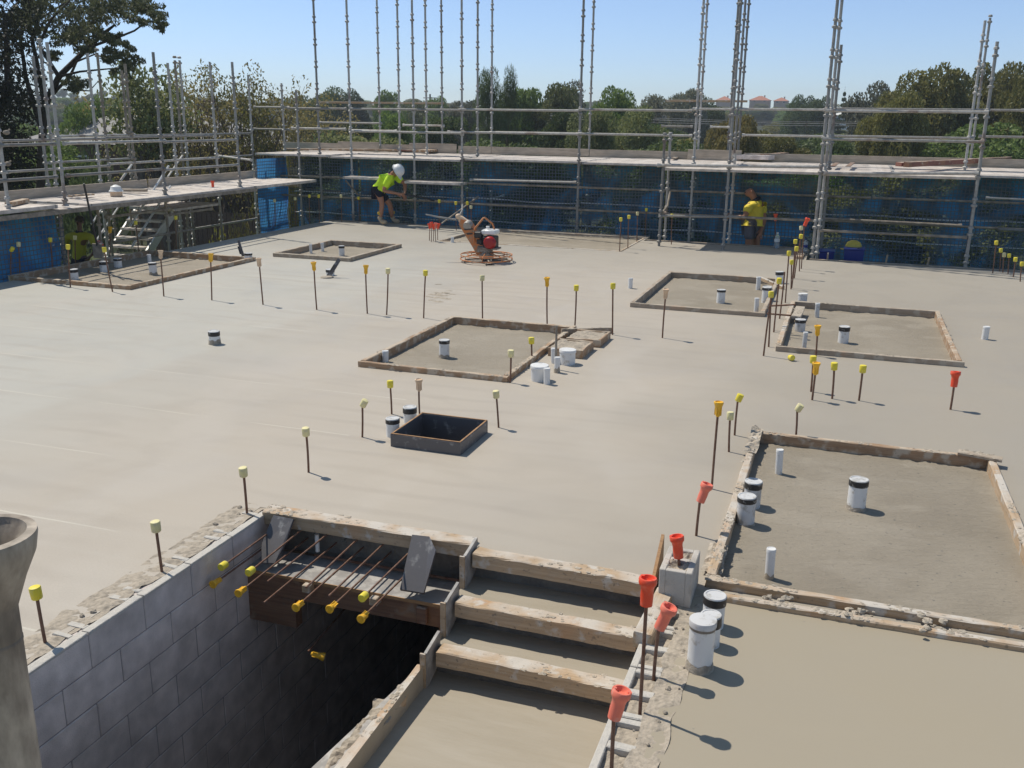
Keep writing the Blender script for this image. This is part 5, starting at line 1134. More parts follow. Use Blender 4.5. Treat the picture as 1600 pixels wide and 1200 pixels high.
def tub(x0, x1, ytop, ybot, Y, label):
    a = onY(x0, ybot, Y); b = onY(x1, ytop, Y); t_ = thing('storage_tub', label, 'tub', ((a.x+b.x)/2, Y, a.z)); w = b.x-a.x; h = b.z-a.z; q = MB()
    q.box((0, 0, h*.45), (w*.88, .34, h*.9), taper=1.06); q.build('tub_body', M['bluebox'], t_); q = MB(); q.cbox((0, 0, h*.93), (w, .40, h*.12), .01); q.build('lid', M['bluebox'], t_); return t_
tub(1278, 1305, 391, 411, 19.3, 'smaller blue storage tub behind the slab edge beside the tower leg'); tb_ = tub(1316, 1352, 387, 411, 19.2, 'larger blue storage tub with a yellow helmet on it')
q = MB(); P = onY(1333, 390, 19.34); q.lathe([(.20, 0), (.20, .01), (.155, .02), (.15, .08), (.12, .14), (.06, .175), (0, .185)], P, 18); q.ball(P+Vector((-.12, -.05, .01)), .12, 12, 0, (1, 1, .12)); M['yel_dull'] = mat('dull_yellow_plastic', (.55, .45, .08), .6); tag(q.build('safety_helmet', M['yel_dull'], smooth=True), 'yellow safety helmet resting on the larger blue tub', 'helmet')
q = MB(); P = onX(182, 305, -12.7); P.z = 1.0; q.cbox(P+Vector((0, 0, .05)), (.16, .16, .1), .01); o = q.build('paint_pail', M['beige']); q2 = MB(); q2.lathe([(.13, .09), (.13, .10), (.1, .13), (.09, .18), (.03, .21), (0, .215)], P, 14); q2.build('white_lid', M['white'], o, smooth=True); tag(o, 'small pinkish box with a white domed top on the left scaffold deck', 'box')
# boards lying about on the decks
DG = 'loose timber lying on the scaffold decks'
def deckboard(p0, p1, z, w, h, m, label, seed): loose1('loose_board', label, Vector((*G(*p0, z).xy, z+h+.02)), Vector((*G(*p1, z).xy, z+h+.03)), w, h, M[m], side=1, seed=seed, crust=3, group=DG)
deckboard((1420, 263), (1580, 254), ZD+.05, .12, .10, 'timber_red', 'long dark red timber lying slanted on the right deck', 301)
deckboard((1408, 262), (1425, 262), ZD+.05, .2, .08, 'timber_red', 'short brown block at the left end of the red timber', 302)
deckboard((443, 236), (620, 238), ZD+.0, .12, .05, 'timber', 'long orange-brown board on the far left part of the back deck', 303)
deckboard((515, 232), (606, 234), ZD+.0, .3, .04, 'timber', 'brown board on the back deck left of the helmeted man', 304)
deckboard((604, 237), (675, 239), ZD+.0, .25, .04, 'timber_red', 'reddish board on the back deck above the bending man', 305)
deckboard((670, 239), (705, 236), ZD+.02, .35, .05, 'timber', 'brown stacked board end on the back deck above the red bundle', 306)
deckboard((924, 242), (968, 243), ZD+.02, .3, .04, 'timber_pale', 'short pale board on the back deck above the recess', 307)
deckboard((1055, 250), (1070, 245), ZD+.0, .1, .03, 'timber_grey', 'thin grey board end on the low bay deck', 308)
deckboard((1150, 250), (1200, 252), ZD+.02, .35, .10, 'block', 'grey sheet pile on the deck above the standing man', 309)
deckboard((1200, 251), (1232, 248), ZD+.02, .2, .12, 'timber_dark', 'dark heap of rags and timber on the deck left of the tower', 310)
deckboard((1305, 262), (1312, 257), ZD+.05, .10, .012, 'timber_dark', 'left one of two dark straps across the white planks', 311)
deckboard((1329, 262), (1336, 257), ZD+.05, .10, .012, 'timber_dark', 'right one of two dark straps across the white planks', 312)
def leftboard(p0, p1, w, m, label, seed, z=ZL+.03): loose1('loose_board', label, Vector((*onX(*p0, -12.5).xy, z+.02)), Vector((*onX(*p1, -12.5).xy, z+.03)), w, .04, M[m], side=1, seed=seed, crust=3, group=DG)
loose1('loose_board', 'grey board lying along the left deck behind the white domed box', Vector((*G(188, 298, 1.05).xy, 1.08)), Vector((*G(229, 298, 1.05).xy, 1.08)), .12, .05, M['timber_grey'], side=1, seed=320, crust=3, group=DG)
loose1('loose_board', 'short brown board across the left end of the left deck', Vector((*G(20, 318, 1.1).xy, 1.12)), Vector((*G(46, 312, 1.1).xy, 1.12)), .12, .06, M['timber'], side=1, seed=321, crust=3, group=DG)
loose1('loose_board', 'dark red board along the toe board of the left deck', Vector((*G(38, 303, 1.05).xy, 1.12)), Vector((*G(88, 298, 1.05).xy, 1.12)), .06, .06, M['timber_red'], side=1, seed=322, crust=3, group=DG)
loose1('loose_board', 'thin pinkish board among tools on the left deck', Vector((*G(112, 307, 1.05).xy, 1.07)), Vector((*G(148, 304, 1.05).xy, 1.07)), .1, .03, M['timber_pale'], side=1, seed=323, crust=3, group=DG)
# hand tools
q = MB(); q.tube([V(131, 287, 12.2), V(152, 384, 12.5)], .016, 8); o = q.build('shovel', M['blackp'], smooth=True); q2 = MB(); q2.cbox(V(153, 392, 12.5), (.2, .02, .24), .006); q2.build('blade', M['galv_dirty'], o); tag(o, 'black handled shovel leaning on the left deck edge by the shaded man', 'shovel')
def tool(b, tip, label, m='timber_grey', w=.07):
    B = G(*b); B.z = .01; T_ = V(*tip, B.y+.05); q_ = MB(); d_ = (T_-B); nn = Vector((0, -1, 0)); sx_ = d_.cross(nn).normalized()*w/2; q_.prism([B-sx_, B+sx_, T_+sx_*.8, T_-sx_*.8], (0, 1, 0), .02); o_ = q_.build('hand_float', M[m]); q2_ = MB(); md = B.lerp(T_, .5); q2_.tube([md-d_*.2+Vector((0, -.05, 0)), md+d_*.2+Vector((0, -.05, 0))], .014, 6); q2_.build('handle', M['blackp'], o_); tag(o_, label, 'float')
tool((513, 433), (530, 405), 'grey hand float leaning over the short capped pipe before the small frame', 'ply'); tool((381, 406), (372, 376), 'dark hand float standing against the pipe right of the far left frame', 'ply', .05)
q = MB(); B = G(511, 434); q.lathe([(.11, 0), (.10, .02), (.03, .03), (0, .03)], B, 12); tag(q.build('mortar_dab', M['mortar'], smooth=True), 'dab of mortar under the leaning hand float', 'mortar')
# pour grate bits and stakes on the far edge
rnd = random.Random(12)
for k, (px, py) in enumerate(((1293, 405), (1385, 408), (1450, 412), (1509, 416))):
    q = MB(); P = G(px, py); q.cbox(P+Vector((0, .0, .04)), (.03, .03, .16), .003, Matrix.Rotation(rnd.uniform(-.3, .3), 3, 'Y')); tag(q.build('stake', M['timber_pale']), '%s small timber stake along the back slab edge below the blue tubs' % ('first', 'second', 'third', 'rightmost')[k], 'stake', 'stakes along the back slab edge')
# footprints churned into the slab
q = MB()
for k in range(26):
    p = G(690+rnd.gauss(0, 9), 461+rnd.gauss(0, 6)); q.ball(p+Vector((0, 0, .001)), rnd.uniform(.02, .05), 7, 0, (1.4, 1, .10), jit=.4, rnd=rnd)
tag(q.build('scuff_marks', M['mortar'], smooth=True), kind='stuff', label='scuffed mortar crumbs on the slab before the power trowel')
# ---------------------------------------------------------------- flared steel pipe close to the camera at left
Yq = .95; cx = -14; P = onY(cx, 940, Yq); kk = Yq*0+SCL(P); rp = 37/kk
M['caked'] = mat('cement_caked_steel', (.42, .365, .30), .85, col2=(.22, .185, .15), vscale=14, thresh=(.42, .66), var=.3, bump=.003, bscale=45, stretch=(1, 1, .35))
t = thing('steel_pipe', 'dusty steel pipe with a flared collar standing close at the left picture edge', 'pipe', (P.x, P.y, -.02))
zt = onY(cx, 838, Yq).z+.0; zn = P.z
f_ = lambda r_, z_: (rp*r_, z_+.02)
q = MB(); q.lathe([f_(1, -.02), f_(1, zn-.012), f_(1.12, zn), f_(1.5, zn+(zt-zn)*.35), f_(1.98, zn+(zt-zn)*.7), f_(2.12, zt-.006), f_(2.1, zt), f_(1.72, zt+.001), f_(1.66, zt-.008), f_(1.35, zt-.02), f_(.8, zn+.005), f_(.8, zn-.1)], n=40)
q.build('pipe_body', M['caked'], t, smooth=True)
q = MB(); q.lathe([(rp*1.004, zn-.05), (rp*1.02, zn-.048), (rp*1.02, zn-.044), (rp*1.004, zn-.042)], n=40); q.build('weld_bead', M['caked'], t, smooth=True)
# ---------------------------------------------------------------- trees
def leafmat(name, c1, c2, c3=None):
    m = bpy.data.materials.new(name); m.use_nodes = True; n = m.node_tree.nodes; L = m.node_tree.links; n.clear()
    ge = n.new('ShaderNodeNewGeometry'); oi = n.new('ShaderNodeObjectInfo'); tc = n.new('ShaderNodeTexCoord')
    rgb = n.new('ShaderNodeRGB'); rgb.outputs[0].default_value = (*c1, 1)
    c = fmix(n, L, ge.outputs['Random Per Island'], rgb.outputs[0], c2)
    c = fmix(n, L, nz(n, L, tc.outputs['Object'], .8, 3, .45, .6, bb=.6), c, c3 or c2)
    hs = n.new('ShaderNodeHueSaturation'); L.new(c, hs.inputs['Color']); mr = n.new('ShaderNodeMapRange'); mr.inputs[3].default_value = .75; mr.inputs[4].default_value = 1.3; L.new(oi.outputs['Random'], mr.inputs[0]); L.new(mr.outputs[0], hs.inputs['Value'])
    d = n.new('ShaderNodeBsdfPrincipled'); d.inputs['Roughness'].default_value = .55; d.inputs['Specular IOR Level'].default_value = .3; t_ = n.new('ShaderNodeBsdfTranslucent'); L.new(hs.outputs[0], d.inputs['Base Color']); L.new(hs.outputs[0], t_.inputs[0])
    a = n.new('ShaderNodeMixShader'); a.inputs[0].default_value = .42; L.new(d.outputs[0], a.inputs[1]); L.new(t_.outputs[0], a.inputs[2]); o = n.new('ShaderNodeOutputMaterial'); L.new(a.outputs[0], o.inputs[0]); return m
LM = dict(gum=leafmat('gum_leaves', (.128, .164, .058), (.257, .267, .117), (.174, .186, .058)), dark=leafmat('dark_leaves', (.051, .081, .033), (.117, .152, .051)), olive=leafmat('olive_leaves', (.143, .143, .042), (.248, .229, .066), (.190, .180, .057)),
          green=leafmat('green_leaves', (.093, .152, .042), (.198, .267, .069)), dry=leafmat('dry_leaves', (.279, .232, .069), (.340, .279, .117), (.186, .164, .069)), grey=leafmat('grey_leaves', (.117, .128, .081), (.209, .209, .140)),
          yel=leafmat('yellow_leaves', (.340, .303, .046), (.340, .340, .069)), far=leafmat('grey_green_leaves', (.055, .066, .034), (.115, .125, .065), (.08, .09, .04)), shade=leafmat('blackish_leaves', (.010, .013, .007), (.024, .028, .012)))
M['bark'] = mat('grey_bark', (.16, .135, .11), .9, col2=(.08, .06, .05), vscale=5, stretch=(1, 1, .3)); M['bark_d'] = mat('dark_bark', (.05, .038, .03), .9)
def leaves(mb, c, rad, n, size, rnd, drop=0, asp=.42, surf=.55):
    c = Vector(c)
    for _ in range(n):
        while True:
            p = Vector((rnd.uniform(-1, 1), rnd.uniform(-1, 1), rnd.uniform(-1, 1)))
            if p.length <= 1: break
        if rnd.random() < surf and p.length > .05: p = p.normalized()*rnd.uniform(.72, 1.02)
        P = c+Vector((p.x*rad[0], p.y*rad[1], p.z*rad[2]))
        a = Vector((rnd.gauss(0, 1), rnd.gauss(0, 1), rnd.gauss(0, 1)-drop)).normalized(); b = a.cross(Vector((rnd.gauss(0, 1), rnd.gauss(0, 1), rnd.gauss(0, 1)))).normalized()
        l = size*rnd.uniform(.6, 1.3); w = l*asp; o = len(mb.v); mb.v += [tuple(P-a*l*.5), tuple(P+b*w*.5), tuple(P+a*l*.5), tuple(P-b*w*.5)]; mb.f.append((o, o+1, o+2, o+3)); mb.m.append(0)
def limb(mb, a, b, r0, r1, rnd, n=5, wob=.08):
    a = Vector(a); b = Vector(b); L_ = (b-a).length; pts = [a]; 
    for i in range(1, n): pts.append(a.lerp(b, i/n)+Vector((rnd.gauss(0, 1), rnd.gauss(0, 1), rnd.gauss(0, .6)))*L_*wob*.4)
    pts.append(b); mb.tube(pts, [r0+(r1-r0)*i/n for i in range(n+1)], 6); return pts
def tree_proto(kind, seed):
    """tree about 9 m tall, base at origin: returns (trunk mesh, crown mesh, leaf material)"""
    rnd = random.Random(seed); tk = MB(); cr = MB(); H = 9
    if kind in ('gum', 'grey', 'olive', 'green', 'dark', 'sparse'):
        dense = {'sparse': .26, 'gum': .75, 'grey': .7, 'olive': 1.25, 'green': 1.1, 'dark': 1.3}[kind]; wide = {'sparse': 2.4, 'gum': 3.6, 'grey': 3.4, 'olive': 4.6, 'green': 4.0, 'dark': 3.8}[kind]; lo = {'sparse': .45, 'gum': .38, 'grey': .36, 'olive': .10, 'green': .18, 'dark': .12}[kind]
        limb(tk, (0, 0, -1), (rnd.uniform(-.4, .4), rnd.uniform(-.4, .4), H*.55), .24, .12, rnd)
        nb = int(26*dense)+8
        for k in range(nb):
            while True:
                p = Vector((rnd.uniform(-1, 1), rnd.uniform(-1, 1), rnd.uniform(-1, 1)))
                if .35 < p.length <= 1: break
            zc = H*(lo+(1-lo)*.5); c = Vector((p.x*wide*.82, p.y*wide*.82, zc+p.z*H*(1-lo)*.42)); r_ = rnd.uniform(.75, 1.4)*(1.15 if kind == 'olive' else 1.0)
            leaves(cr, c, (r_*1.15, r_*1.15, r_*.8), int(430*r_*r_*dense), .30 if kind != 'dark' else .26, rnd, .4, .5)
            if k % 2 == 0: limb(tk, (0, 0, H*rnd.uniform(.25, .5)), c, .09, .02, rnd, 4, .12)
    elif kind == 'casuarina':
        limb(tk, (0, 0, -1), (0, 0, H*.9), .2, .04, rnd)
        for k in range(34):
            z = H*rnd.uniform(.1, .97); w = 1.9*(1-(z/H)**2.2)+.35; a = rnd.uniform(0, 6.3); c = Vector((w*math.cos(a)*rnd.random()**.5, w*math.sin(a)*rnd.random()**.5, z)); leaves(cr, c, (.75, .75, .95), 300, .42, rnd, 1.6, .10)
            if k % 3 == 0: limb(tk, (0, 0, z*.8), c, .05, .015, rnd, 3)
    elif kind == 'norfolk':
        limb(tk, (0, 0, -1), (0, 0, H), .2, .03, rnd)
        for k in range(15):
            z = H*(.12+.86*k/15); w = 2.6*(1-k/15)**.8+.15
            for j in range(7):
                a = j*.9+k; c = Vector((w*.6*math.cos(a), w*.6*math.sin(a), z)); leaves(cr, c, (w*.5, w*.5, .14), 70, .3, rnd, 0, .35)
    elif kind == 'bare':
        for k in range(5): limb(tk, (rnd.uniform(-.4, .4), rnd.uniform(-.4, .4), -1), (rnd.uniform(-1.6, 1.6), rnd.uniform(-1.6, 1.6), H*rnd.uniform(.45, .7)), .1, .05, rnd)
        for k in range(110):
            a = Vector((rnd.gauss(0, 1.2), rnd.gauss(0, 1.2), H*rnd.uniform(.1, .65))); b = a+Vector((rnd.gauss(0, .9), rnd.gauss(0, .9), rnd.uniform(.8, 2.4))); tk.tube([a, a.lerp(b, .5)+Vector((rnd.gauss(0, .15), rnd.gauss(0, .15), 0)), b], [.035, .022, .01], 4)
            if rnd.random() < .75: leaves(cr, b, (.7, .7, .6), 55, .2, rnd, .2, .5)
    elif kind == 'bush':
        for k in range(22):
            a = rnd.uniform(0, 6.3); w = rnd.random()**.5*3.2; z = rnd.uniform(.4, 2.6)*(1-w/6); c = Vector((w*math.cos(a), w*math.sin(a), z)); leaves(cr, c, (1.1, 1.1, .8), 230, .2, rnd, .2, .5)
            if k % 3 == 0: limb(tk, (0, 0, -.5), c, .06, .02, rnd, 3)
    mt = {'sparse': 'gum', 'casuarina': 'dark', 'norfolk': 'dark', 'bare': 'dry', 'bush': 'olive'}.get(kind, kind)
    to = tk.build('trunk', M['bark'], smooth=True); co = cr.build('crown', LM[mt]); td, cd = to.data, co.data
    bpy.data.objects.remove(to); bpy.data.objects.remove(co); return td, cd
PROTO = {}
def tree(kind, x, y, z, sxy, sz, label, group='trees beyond the building site', var=0, mt=None, name=None):
    key = (kind, var)
    if key not in PROTO: PROTO[key] = tree_proto(kind, hash(kind) % 1 + {'gum': 1, 'grey': 2, 'olive': 3, 'green': 4, 'dark': 5, 'casuarina': 6, 'norfolk': 7, 'bare': 8, 'bush': 9, 'sparse': 11}[kind]*10+var)
    td, cd = PROTO[key]; t_ = thing(name or {'gum': 'gum_tree', 'sparse': 'gum_tree', 'grey': 'gum_tree', 'olive': 'wattle_tree', 'green': 'broadleaf_tree', 'dark': 'broadleaf_tree', 'casuarina': 'casuarina_tree', 'norfolk': 'pine_tree', 'bare': 'twiggy_tree', 'bush': 'shrub'}[kind], label, 'shrub' if kind == 'bush' else 'tree', (x, y, z), random.Random(x*7.3+y).uniform(0, 6.3), group)
    t_.scale = (sxy, sxy, sz)
    for nm, d_ in (('trunk', td), ('crown', cd)):
        o_ = bpy.data.objects.new(nm, d_); COL.objects.link(o_); o_.parent = t_
        if nm == 'crown' and mt: o_.material_slots[0].link = 'OBJECT'; o_.material_slots[0].material = LM[mt]
    return t_
def tree_at(px, ty, hw, D, kind, label, var=0, mt=None):
    P = onY(px, ty, D); z0 = hgt_ground(P.x, P.y)-.2; H = P.z-z0; wide = {'sparse': 3, 'gum': 4.2, 'grey': 4.0, 'olive': 5.3, 'green': 4.6, 'dark': 4.4, 'casuarina': 2.1, 'norfolk': 2.5, 'bare': 2.8, 'bush': 3.6}[kind]
    w = max(hw/SCL(P), H*.26 if kind not in ('casuarina', 'norfolk') else 0); top = {'bush': 3.4, 'bare': 8.0}.get(kind, 9.2); tree(kind, P.x, P.y, z0, w/wide, H/top, label, None, var, mt)
TA = [
 (500, 128, 55, 120, 'dark', 'broad dark far tree mass behind the leftmost tall standards'), (555, 132, 35, 125, 'dark', 'dark far tree right of the dark mass on the skyline', 1),
 (608, 137, 26, 110, 'green', 'rounded far tree on the skyline above the bending worker'), (650, 148, 20, 120, 'gum', 'low far gum above the helmeted worker to his right'), (690, 143, 26, 115, 'green', 'low far tree left of the tall casuarina', 1), (728, 133, 16, 95, 'grey', 'thin grey far gum touching the tall casuarina'),
 (765, 107, 34, 60, 'casuarina', 'tallest dark casuarina, left of the middle of the skyline'), (793, 109, 28, 62, 'casuarina', 'dark casuarina standing against the tallest one on its right', 1),
 (835, 118, 38, 70, 'green', 'wide green tree right of the casuarinas', 2), (862, 122, 24, 72, 'gum', 'olive gum tree behind the wide green tree', 1), (888, 122, 16, 100, 'grey', 'small open grey gum just left of the pair of tall standards', 1),
 (962, 125, 42, 65, 'green', 'rounded green tree right of the pair of tall standards', 1), (1035, 122, 30, 110, 'grey', 'domed grey gum on the skyline in the gap right of the rounded green tree'), (1077, 128, 22, 125, 'grey', 'open far gum left of the twin leaning standards', 2), (1108, 146, 20, 130, 'dark', 'low dark tree behind the twin leaning standards'),
 (1245, 142, 22, 160, 'dark', 'dark hedge-like far tree right of the orange-roofed houses', 1), (1280, 134, 24, 150, 'dark', 'dark far tree left of the thick tower standard', 2),
 (1321, 132, 12, 150, 'norfolk', 'pointed pine on the skyline right of the tower standard'), (1363, 114, 36, 95, 'grey', 'tall grey-green domed gum left of the big olive tree', 3),
 (1462, 78, 92, 75, 'olive', 'largest olive-green tree at right, rounded crown above the rails'), (1560, 75, 78, 80, 'olive', 'olive-green tree at the right picture edge', 1), (1405, 132, 50, 62, 'olive', 'lower olive tree spreading left of the largest one', 2), (1622, 95, 62, 66, 'olive', 'olive tree cut by the right picture edge', 1),
 (1150, 168, 55, 50, 'olive', 'brownish bushy tree behind the twin leaning standards', 2, 'dry'), (1110, 195, 45, 42, 'bush', 'low olive shrub above the middle toe boards', 0, 'olive'), (1215, 190, 70, 60, 'olive', 'broad low olive tree behind the low bay rails'), (1290, 200, 60, 55, 'green', 'low dark green tree behind the tower', 2, 'dark'),
 (1000, 150, 60, 60, 'gum', 'open gum with visible limbs behind the middle rails', 2), (925, 160, 50, 55, 'gum', 'loose gum behind the pair of tall standards', 0), (880, 165, 50, 58, 'green', 'dark green tree under the skyline, left of the pair of tall standards', 0, 'dark'), (700, 165, 60, 60, 'green', 'shaded broad tree behind the middle left rails', 2, 'dark'), (620, 165, 50, 56, 'green', 'mid green tree above the bending worker', 1), (560, 172, 55, 52, 'dark', 'dark broad tree behind the second tall standard', 2),
 (480, 150, 70, 46, 'bare', 'twiggy olive tree behind the leftmost tall standards', 0), (415, 118, 60, 40, 'bare', 'twiggy pale tree left of the first tall standard', 1), (360, 108, 70, 38, 'bare', 'bare branched tree behind the left scaffold, right of the gap', 0, 'olive'), (300, 120, 60, 36, 'bare', 'bare branched tree in the middle of the left scaffold', 1), (250, 118, 50, 40, 'bare', 'yellowish twiggy tree beside the grey roof', 0, 'dry'),
 (445, 205, 60, 30, 'bush', 'yellow-green shrub at the corner of the two scaffolds', 0, 'olive'), (345, 330, 50, 21.5, 'bush', 'shrub with yellow leaves below the left deck', 0, 'yel'), (375, 300, 45, 24, 'bush', 'dry brown shrub below the right end of the left deck', 0, 'dry'),
 (200, 138, 45, 50, 'green', 'mid green tree above the grey roof', 2), (150, 145, 45, 48, 'green', 'green tree left above the grey roof', 0), (105, 150, 40, 42, 'green', 'green tree beside the dark trunk of the big gum', 1), (130, 190, 60, 34, 'bush', 'dark shrub left of the grey roof', 0, 'dark'), (60, 230, 60, 28, 'bush', 'blackish shrub at far left', 0, 'dark'),
 (232, 70+10, 28, 34, 'sparse', 'slender gum with a small open crown left of centre in the left scaffold', 2, 'gum'), (200, 82, 30, 33, 'sparse', 'slender gum beside the big leaning gum', 1, 'gum')]
for e in TA: tree_at(*e[:6], var=e[6] if len(e) > 6 else 0, mt=e[7] if len(e) > 7 else None)
rnd = random.Random(21); n_ = 0
FL = {'green': 'mid green tree in the far wood', 'olive': 'olive tree in the far wood', 'gum': 'open gum in the far wood', 'dark': 'dark tree in the far wood', 'bush': 'low shrub in the wood beyond the scaffold'}
while n_ < 290:
    D = 34+rnd.random()**1.2*330; px = rnd.uniform(-60, 1660); P = onY(px, 300, D); kd = rnd.choice(('green', 'olive', 'gum', 'dark', 'green', 'olive', 'bush'))
    x, y = P.x, P.y; z0 = hgt_ground(x, y)-.3
    s_ = rnd.uniform(.55, .85) if kd != 'bush' else rnd.uniform(.8, 1.4)
    if D < 60: s_ *= .75
    ztop = z0+9*s_*(.4 if kd == 'bush' else 1)
    if PR((x, y, ztop))[1] < (150 if D < 200 else 158): s_ *= .6
    if 130 < px < 420 and D < 75: continue
    if 1090 < px < 1340 and D > 150 and PR((x, y, z0+9*s_))[1] < 170: s_ *= .5
    zn_ = 'behind the left scaffold' if px < 400 else 'left of the casuarinas' if px < 750 else 'behind the middle rails' if px < 1080 else 'behind the low scaffold bay' if px < 1290 else 'right of the tower'; dn_ = 'near' if D < 75 else 'middle distance' if D < 170 else 'farthest'
    tree(kd, x, y, z0, s_*rnd.uniform(1.0, 1.4), s_, FL[kd].replace('far wood', 'wood')+', '+dn_+', '+zn_, 'wood: '+kd+' '+dn_+' '+zn_, rnd.randrange(2)); n_ += 1
# big leaning gum and the blackish tree at the far left, near
rnd = random.Random(5); Yg = 25
def P2(px, py, dy=0): p = onY(px, py, Yg+dy); return p
t = thing('gum_tree', 'big gum tree at top left with leaning limbs and open crown', 'tree', (P2(68, 330).x, Yg, -4)); inv = t.matrix_basis.inverted()
tk = MB()
for ch, r0, r1 in ((((60, 420), (64, 250), (70, 165), (92, 120), (130, 82), (165, 50), (178, 40)), .16, .035), (((70, 165), (58, 100), (50, 60), (62, 30), (100, 5)), .09, .02), (((64, 200), (40, 120), (32, 60), (36, 10)), .09, .03), (((92, 120), (60, 70), (80, 30), (110, 0)), .07, .02),
                   (((130, 82), (150, 70), (185, 58), (210, 48), (225, 37), (240, 33)), .05, .015), (((92, 120), (125, 112), (165, 108), (200, 105)), .045, .012), (((75, 155), (110, 118), (120, 96), (150, 84)), .06, .02), (((100, 140), (140, 142), (155, 125)), .03, .01)):
    tk.tube([inv @ P2(x, y, rnd.uniform(-.3, .3)) for x, y in ch], [r0+(r1-r0)*i/(len(ch)-1) for i in range(len(ch))], 7)
tk.build('trunk', M['bark_d'], t, smooth=True)
cr = MB()
CL = [(20, 15, 30), (45, 25, 22), (75, 15, 26), (100, 10, 26), (120, 35, 24), (140, 12, 26), (135, 45, 22), (165, 20, 24), (190, 15, 20), (205, 22, 18), (160, 8, 22), (110, 50, 22), (95, 62, 14), (125, 62, 16), (155, 45, 16), (235, 15, 16), (250, 28, 11), (254, 42, 8), (228, 12, 12), (222, 38, 8), (140, 75, 12), (182, 66, 12), (175, 60, 10), (60, 50, 14), (85, 85, 10), (165, 88, 14), (185, 85, 13), (200, 78, 12), (120, 128, 16), (108, 135, 10), (205, 100, 12), (190, 112, 12), (60, 5, 20), (215, 5, 14), (180, 0, 18), (30, 50, 20)]
for x, y, r_ in CL:
    rr2 = r_/SCL(P2(x, y)); 
    for _ in range(9):
        c = P2(x+rnd.gauss(0, r_*.6), y+rnd.gauss(0, r_*.48), rnd.uniform(-1.5, 1.5)); leaves(cr, inv @ c, (rr2*.42, rr2*.6, rr2*.34), int(26+120*rr2*rr2*2), .15, rnd, .9, .3)
cr.build('crown', LM['far'], t)
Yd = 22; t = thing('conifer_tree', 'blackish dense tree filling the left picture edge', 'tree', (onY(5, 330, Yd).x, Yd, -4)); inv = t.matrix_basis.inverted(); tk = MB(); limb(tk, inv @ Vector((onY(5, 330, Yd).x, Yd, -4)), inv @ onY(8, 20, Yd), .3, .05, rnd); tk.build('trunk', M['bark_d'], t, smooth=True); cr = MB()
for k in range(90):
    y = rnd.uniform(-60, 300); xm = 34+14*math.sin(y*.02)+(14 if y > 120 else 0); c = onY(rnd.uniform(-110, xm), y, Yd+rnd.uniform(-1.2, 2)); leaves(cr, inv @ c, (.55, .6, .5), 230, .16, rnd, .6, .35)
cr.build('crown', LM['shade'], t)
# ---------------------------------------------------------------- houses
M['tile_grey'] = mat('grey_tiles', (.24, .235, .23), .8, col2=(.34, .33, .32), vscale=4, stretch=(1, 1, 6)); M['tile_or'] = mat('orange_tiles', (.42, .16, .09), .8, var=.15); M['tile_red'] = mat('red_tiles', (.40, .10, .07), .8, var=.15)
M['render_w'] = mat('cream_wall', (.40, .27, .19), .85); M['glass'] = mat('window_glass', (.03, .035, .04), .1); M['white_wall'] = mat('white_wall', (.75, .74, .7), .8); M['brown_wall'] = mat('brown_fence', (.13, .085, .06), .9, var=.2)
def house(px, py_eave, D, w, label, roof, wall='render_w', hw=3.0, rh=1.8, dp=8, rz=0.):
    P = onY(px, py_eave, D); t_ = thing('house', label, 'house', (P.x, P.y, P.z-hw), rz, 'houses beyond the trees'); q = MB(); q.box((0, 0, hw/2-1.5), (w, dp, hw+3)); q.build('wall', M[wall], t_)
    o_ = .5; q = MB(); a, b = w/2+o_, dp/2+o_; r_ = max(.1, a-b*.95); q.add([(-a, -b, hw), (a, -b, hw), (a, b, hw), (-a, b, hw), (-r_, 0, hw+rh), (r_, 0, hw+rh)], [(0, 1, 5, 4), (1, 2, 5), (2, 3, 4, 5), (3, 0, 4), (3, 2, 1, 0)]); ro = q.build('roof', M[roof], t_)
    q = MB(); q.cbox((w*.2, .4, hw+rh*.9), (.6, .6, 1.0), .03); q.build('chimney', M[wall], ro)
    for k in range(max(2, int(w/4)) if D < 400 else 2):
        q = MB(); q.box((-w/2+w*(k+.5)/max(2, int(w/4)), -dp/2-.02, hw*.55), (1.4, .06, min(1.2, hw*.6))); wn = q.build('window', M['white_wall'], t_); q = MB(); q.box((-w/2+w*(k+.5)/max(2, int(w/4)), -dp/2-.055, hw*.55), (1.2, .02, min(1.0, hw*.5))); q.build('pane', M['glass'], wn)
house(265, 222, 46, 11.5, 'house with a large pale grey tiled roof behind the left scaffold', 'tile_grey', 'brown_wall', 2.6, 2.0, 10, .25)
house(1132, 157, 480, 7, 'far house with an orange roof, leftmost of the skyline group at right', 'tile_or', rh=2.0, hw=.8); house(1188, 157, 470, 9, 'far house with a long orange roof in the middle of the skyline group', 'tile_or', rh=2.0, hw=.8); house(1221, 158, 460, 6, 'far cream house with an orange roof beside the dark hedge tree', 'tile_or', rh=1.6, hw=1.2)
house(1270, 174, 300, 9, 'far red-roofed house low behind the tower', 'tile_red', rh=1.4); house(1317, 180, 220, 4, 'small white roofed building right of the tower standard', 'white_wall', 'white_wall', rh=.7, hw=2.2, dp=4)
house(1022, 164, 360, 6, 'far grey-roofed house in a gap right of centre', 'tile_grey', rh=1.2); house(570, 165, 330, 7, 'far orange-roofed house above the bending worker', 'tile_or', rh=1.2); house(612, 163, 420, 10, 'far long-roofed house on the skyline left of centre', 'tile_or', rh=1.6); house(672, 163, 420, 9, 'far house with a pinkish roof left of the casuarinas', 'tile_red', rh=1.3); house(505, 162, 380, 7, 'far orange-roofed house behind the leftmost tall standards', 'tile_or', rh=1.2)
t = thing('timber_fence', 'brown fence below the grey roof behind the left scaffold', 'fence', (-22, 34, -3.3)); q = MB()
for k in range(60): q.box((-6+k*.25, 0, .9), (.22, .03, 1.8))
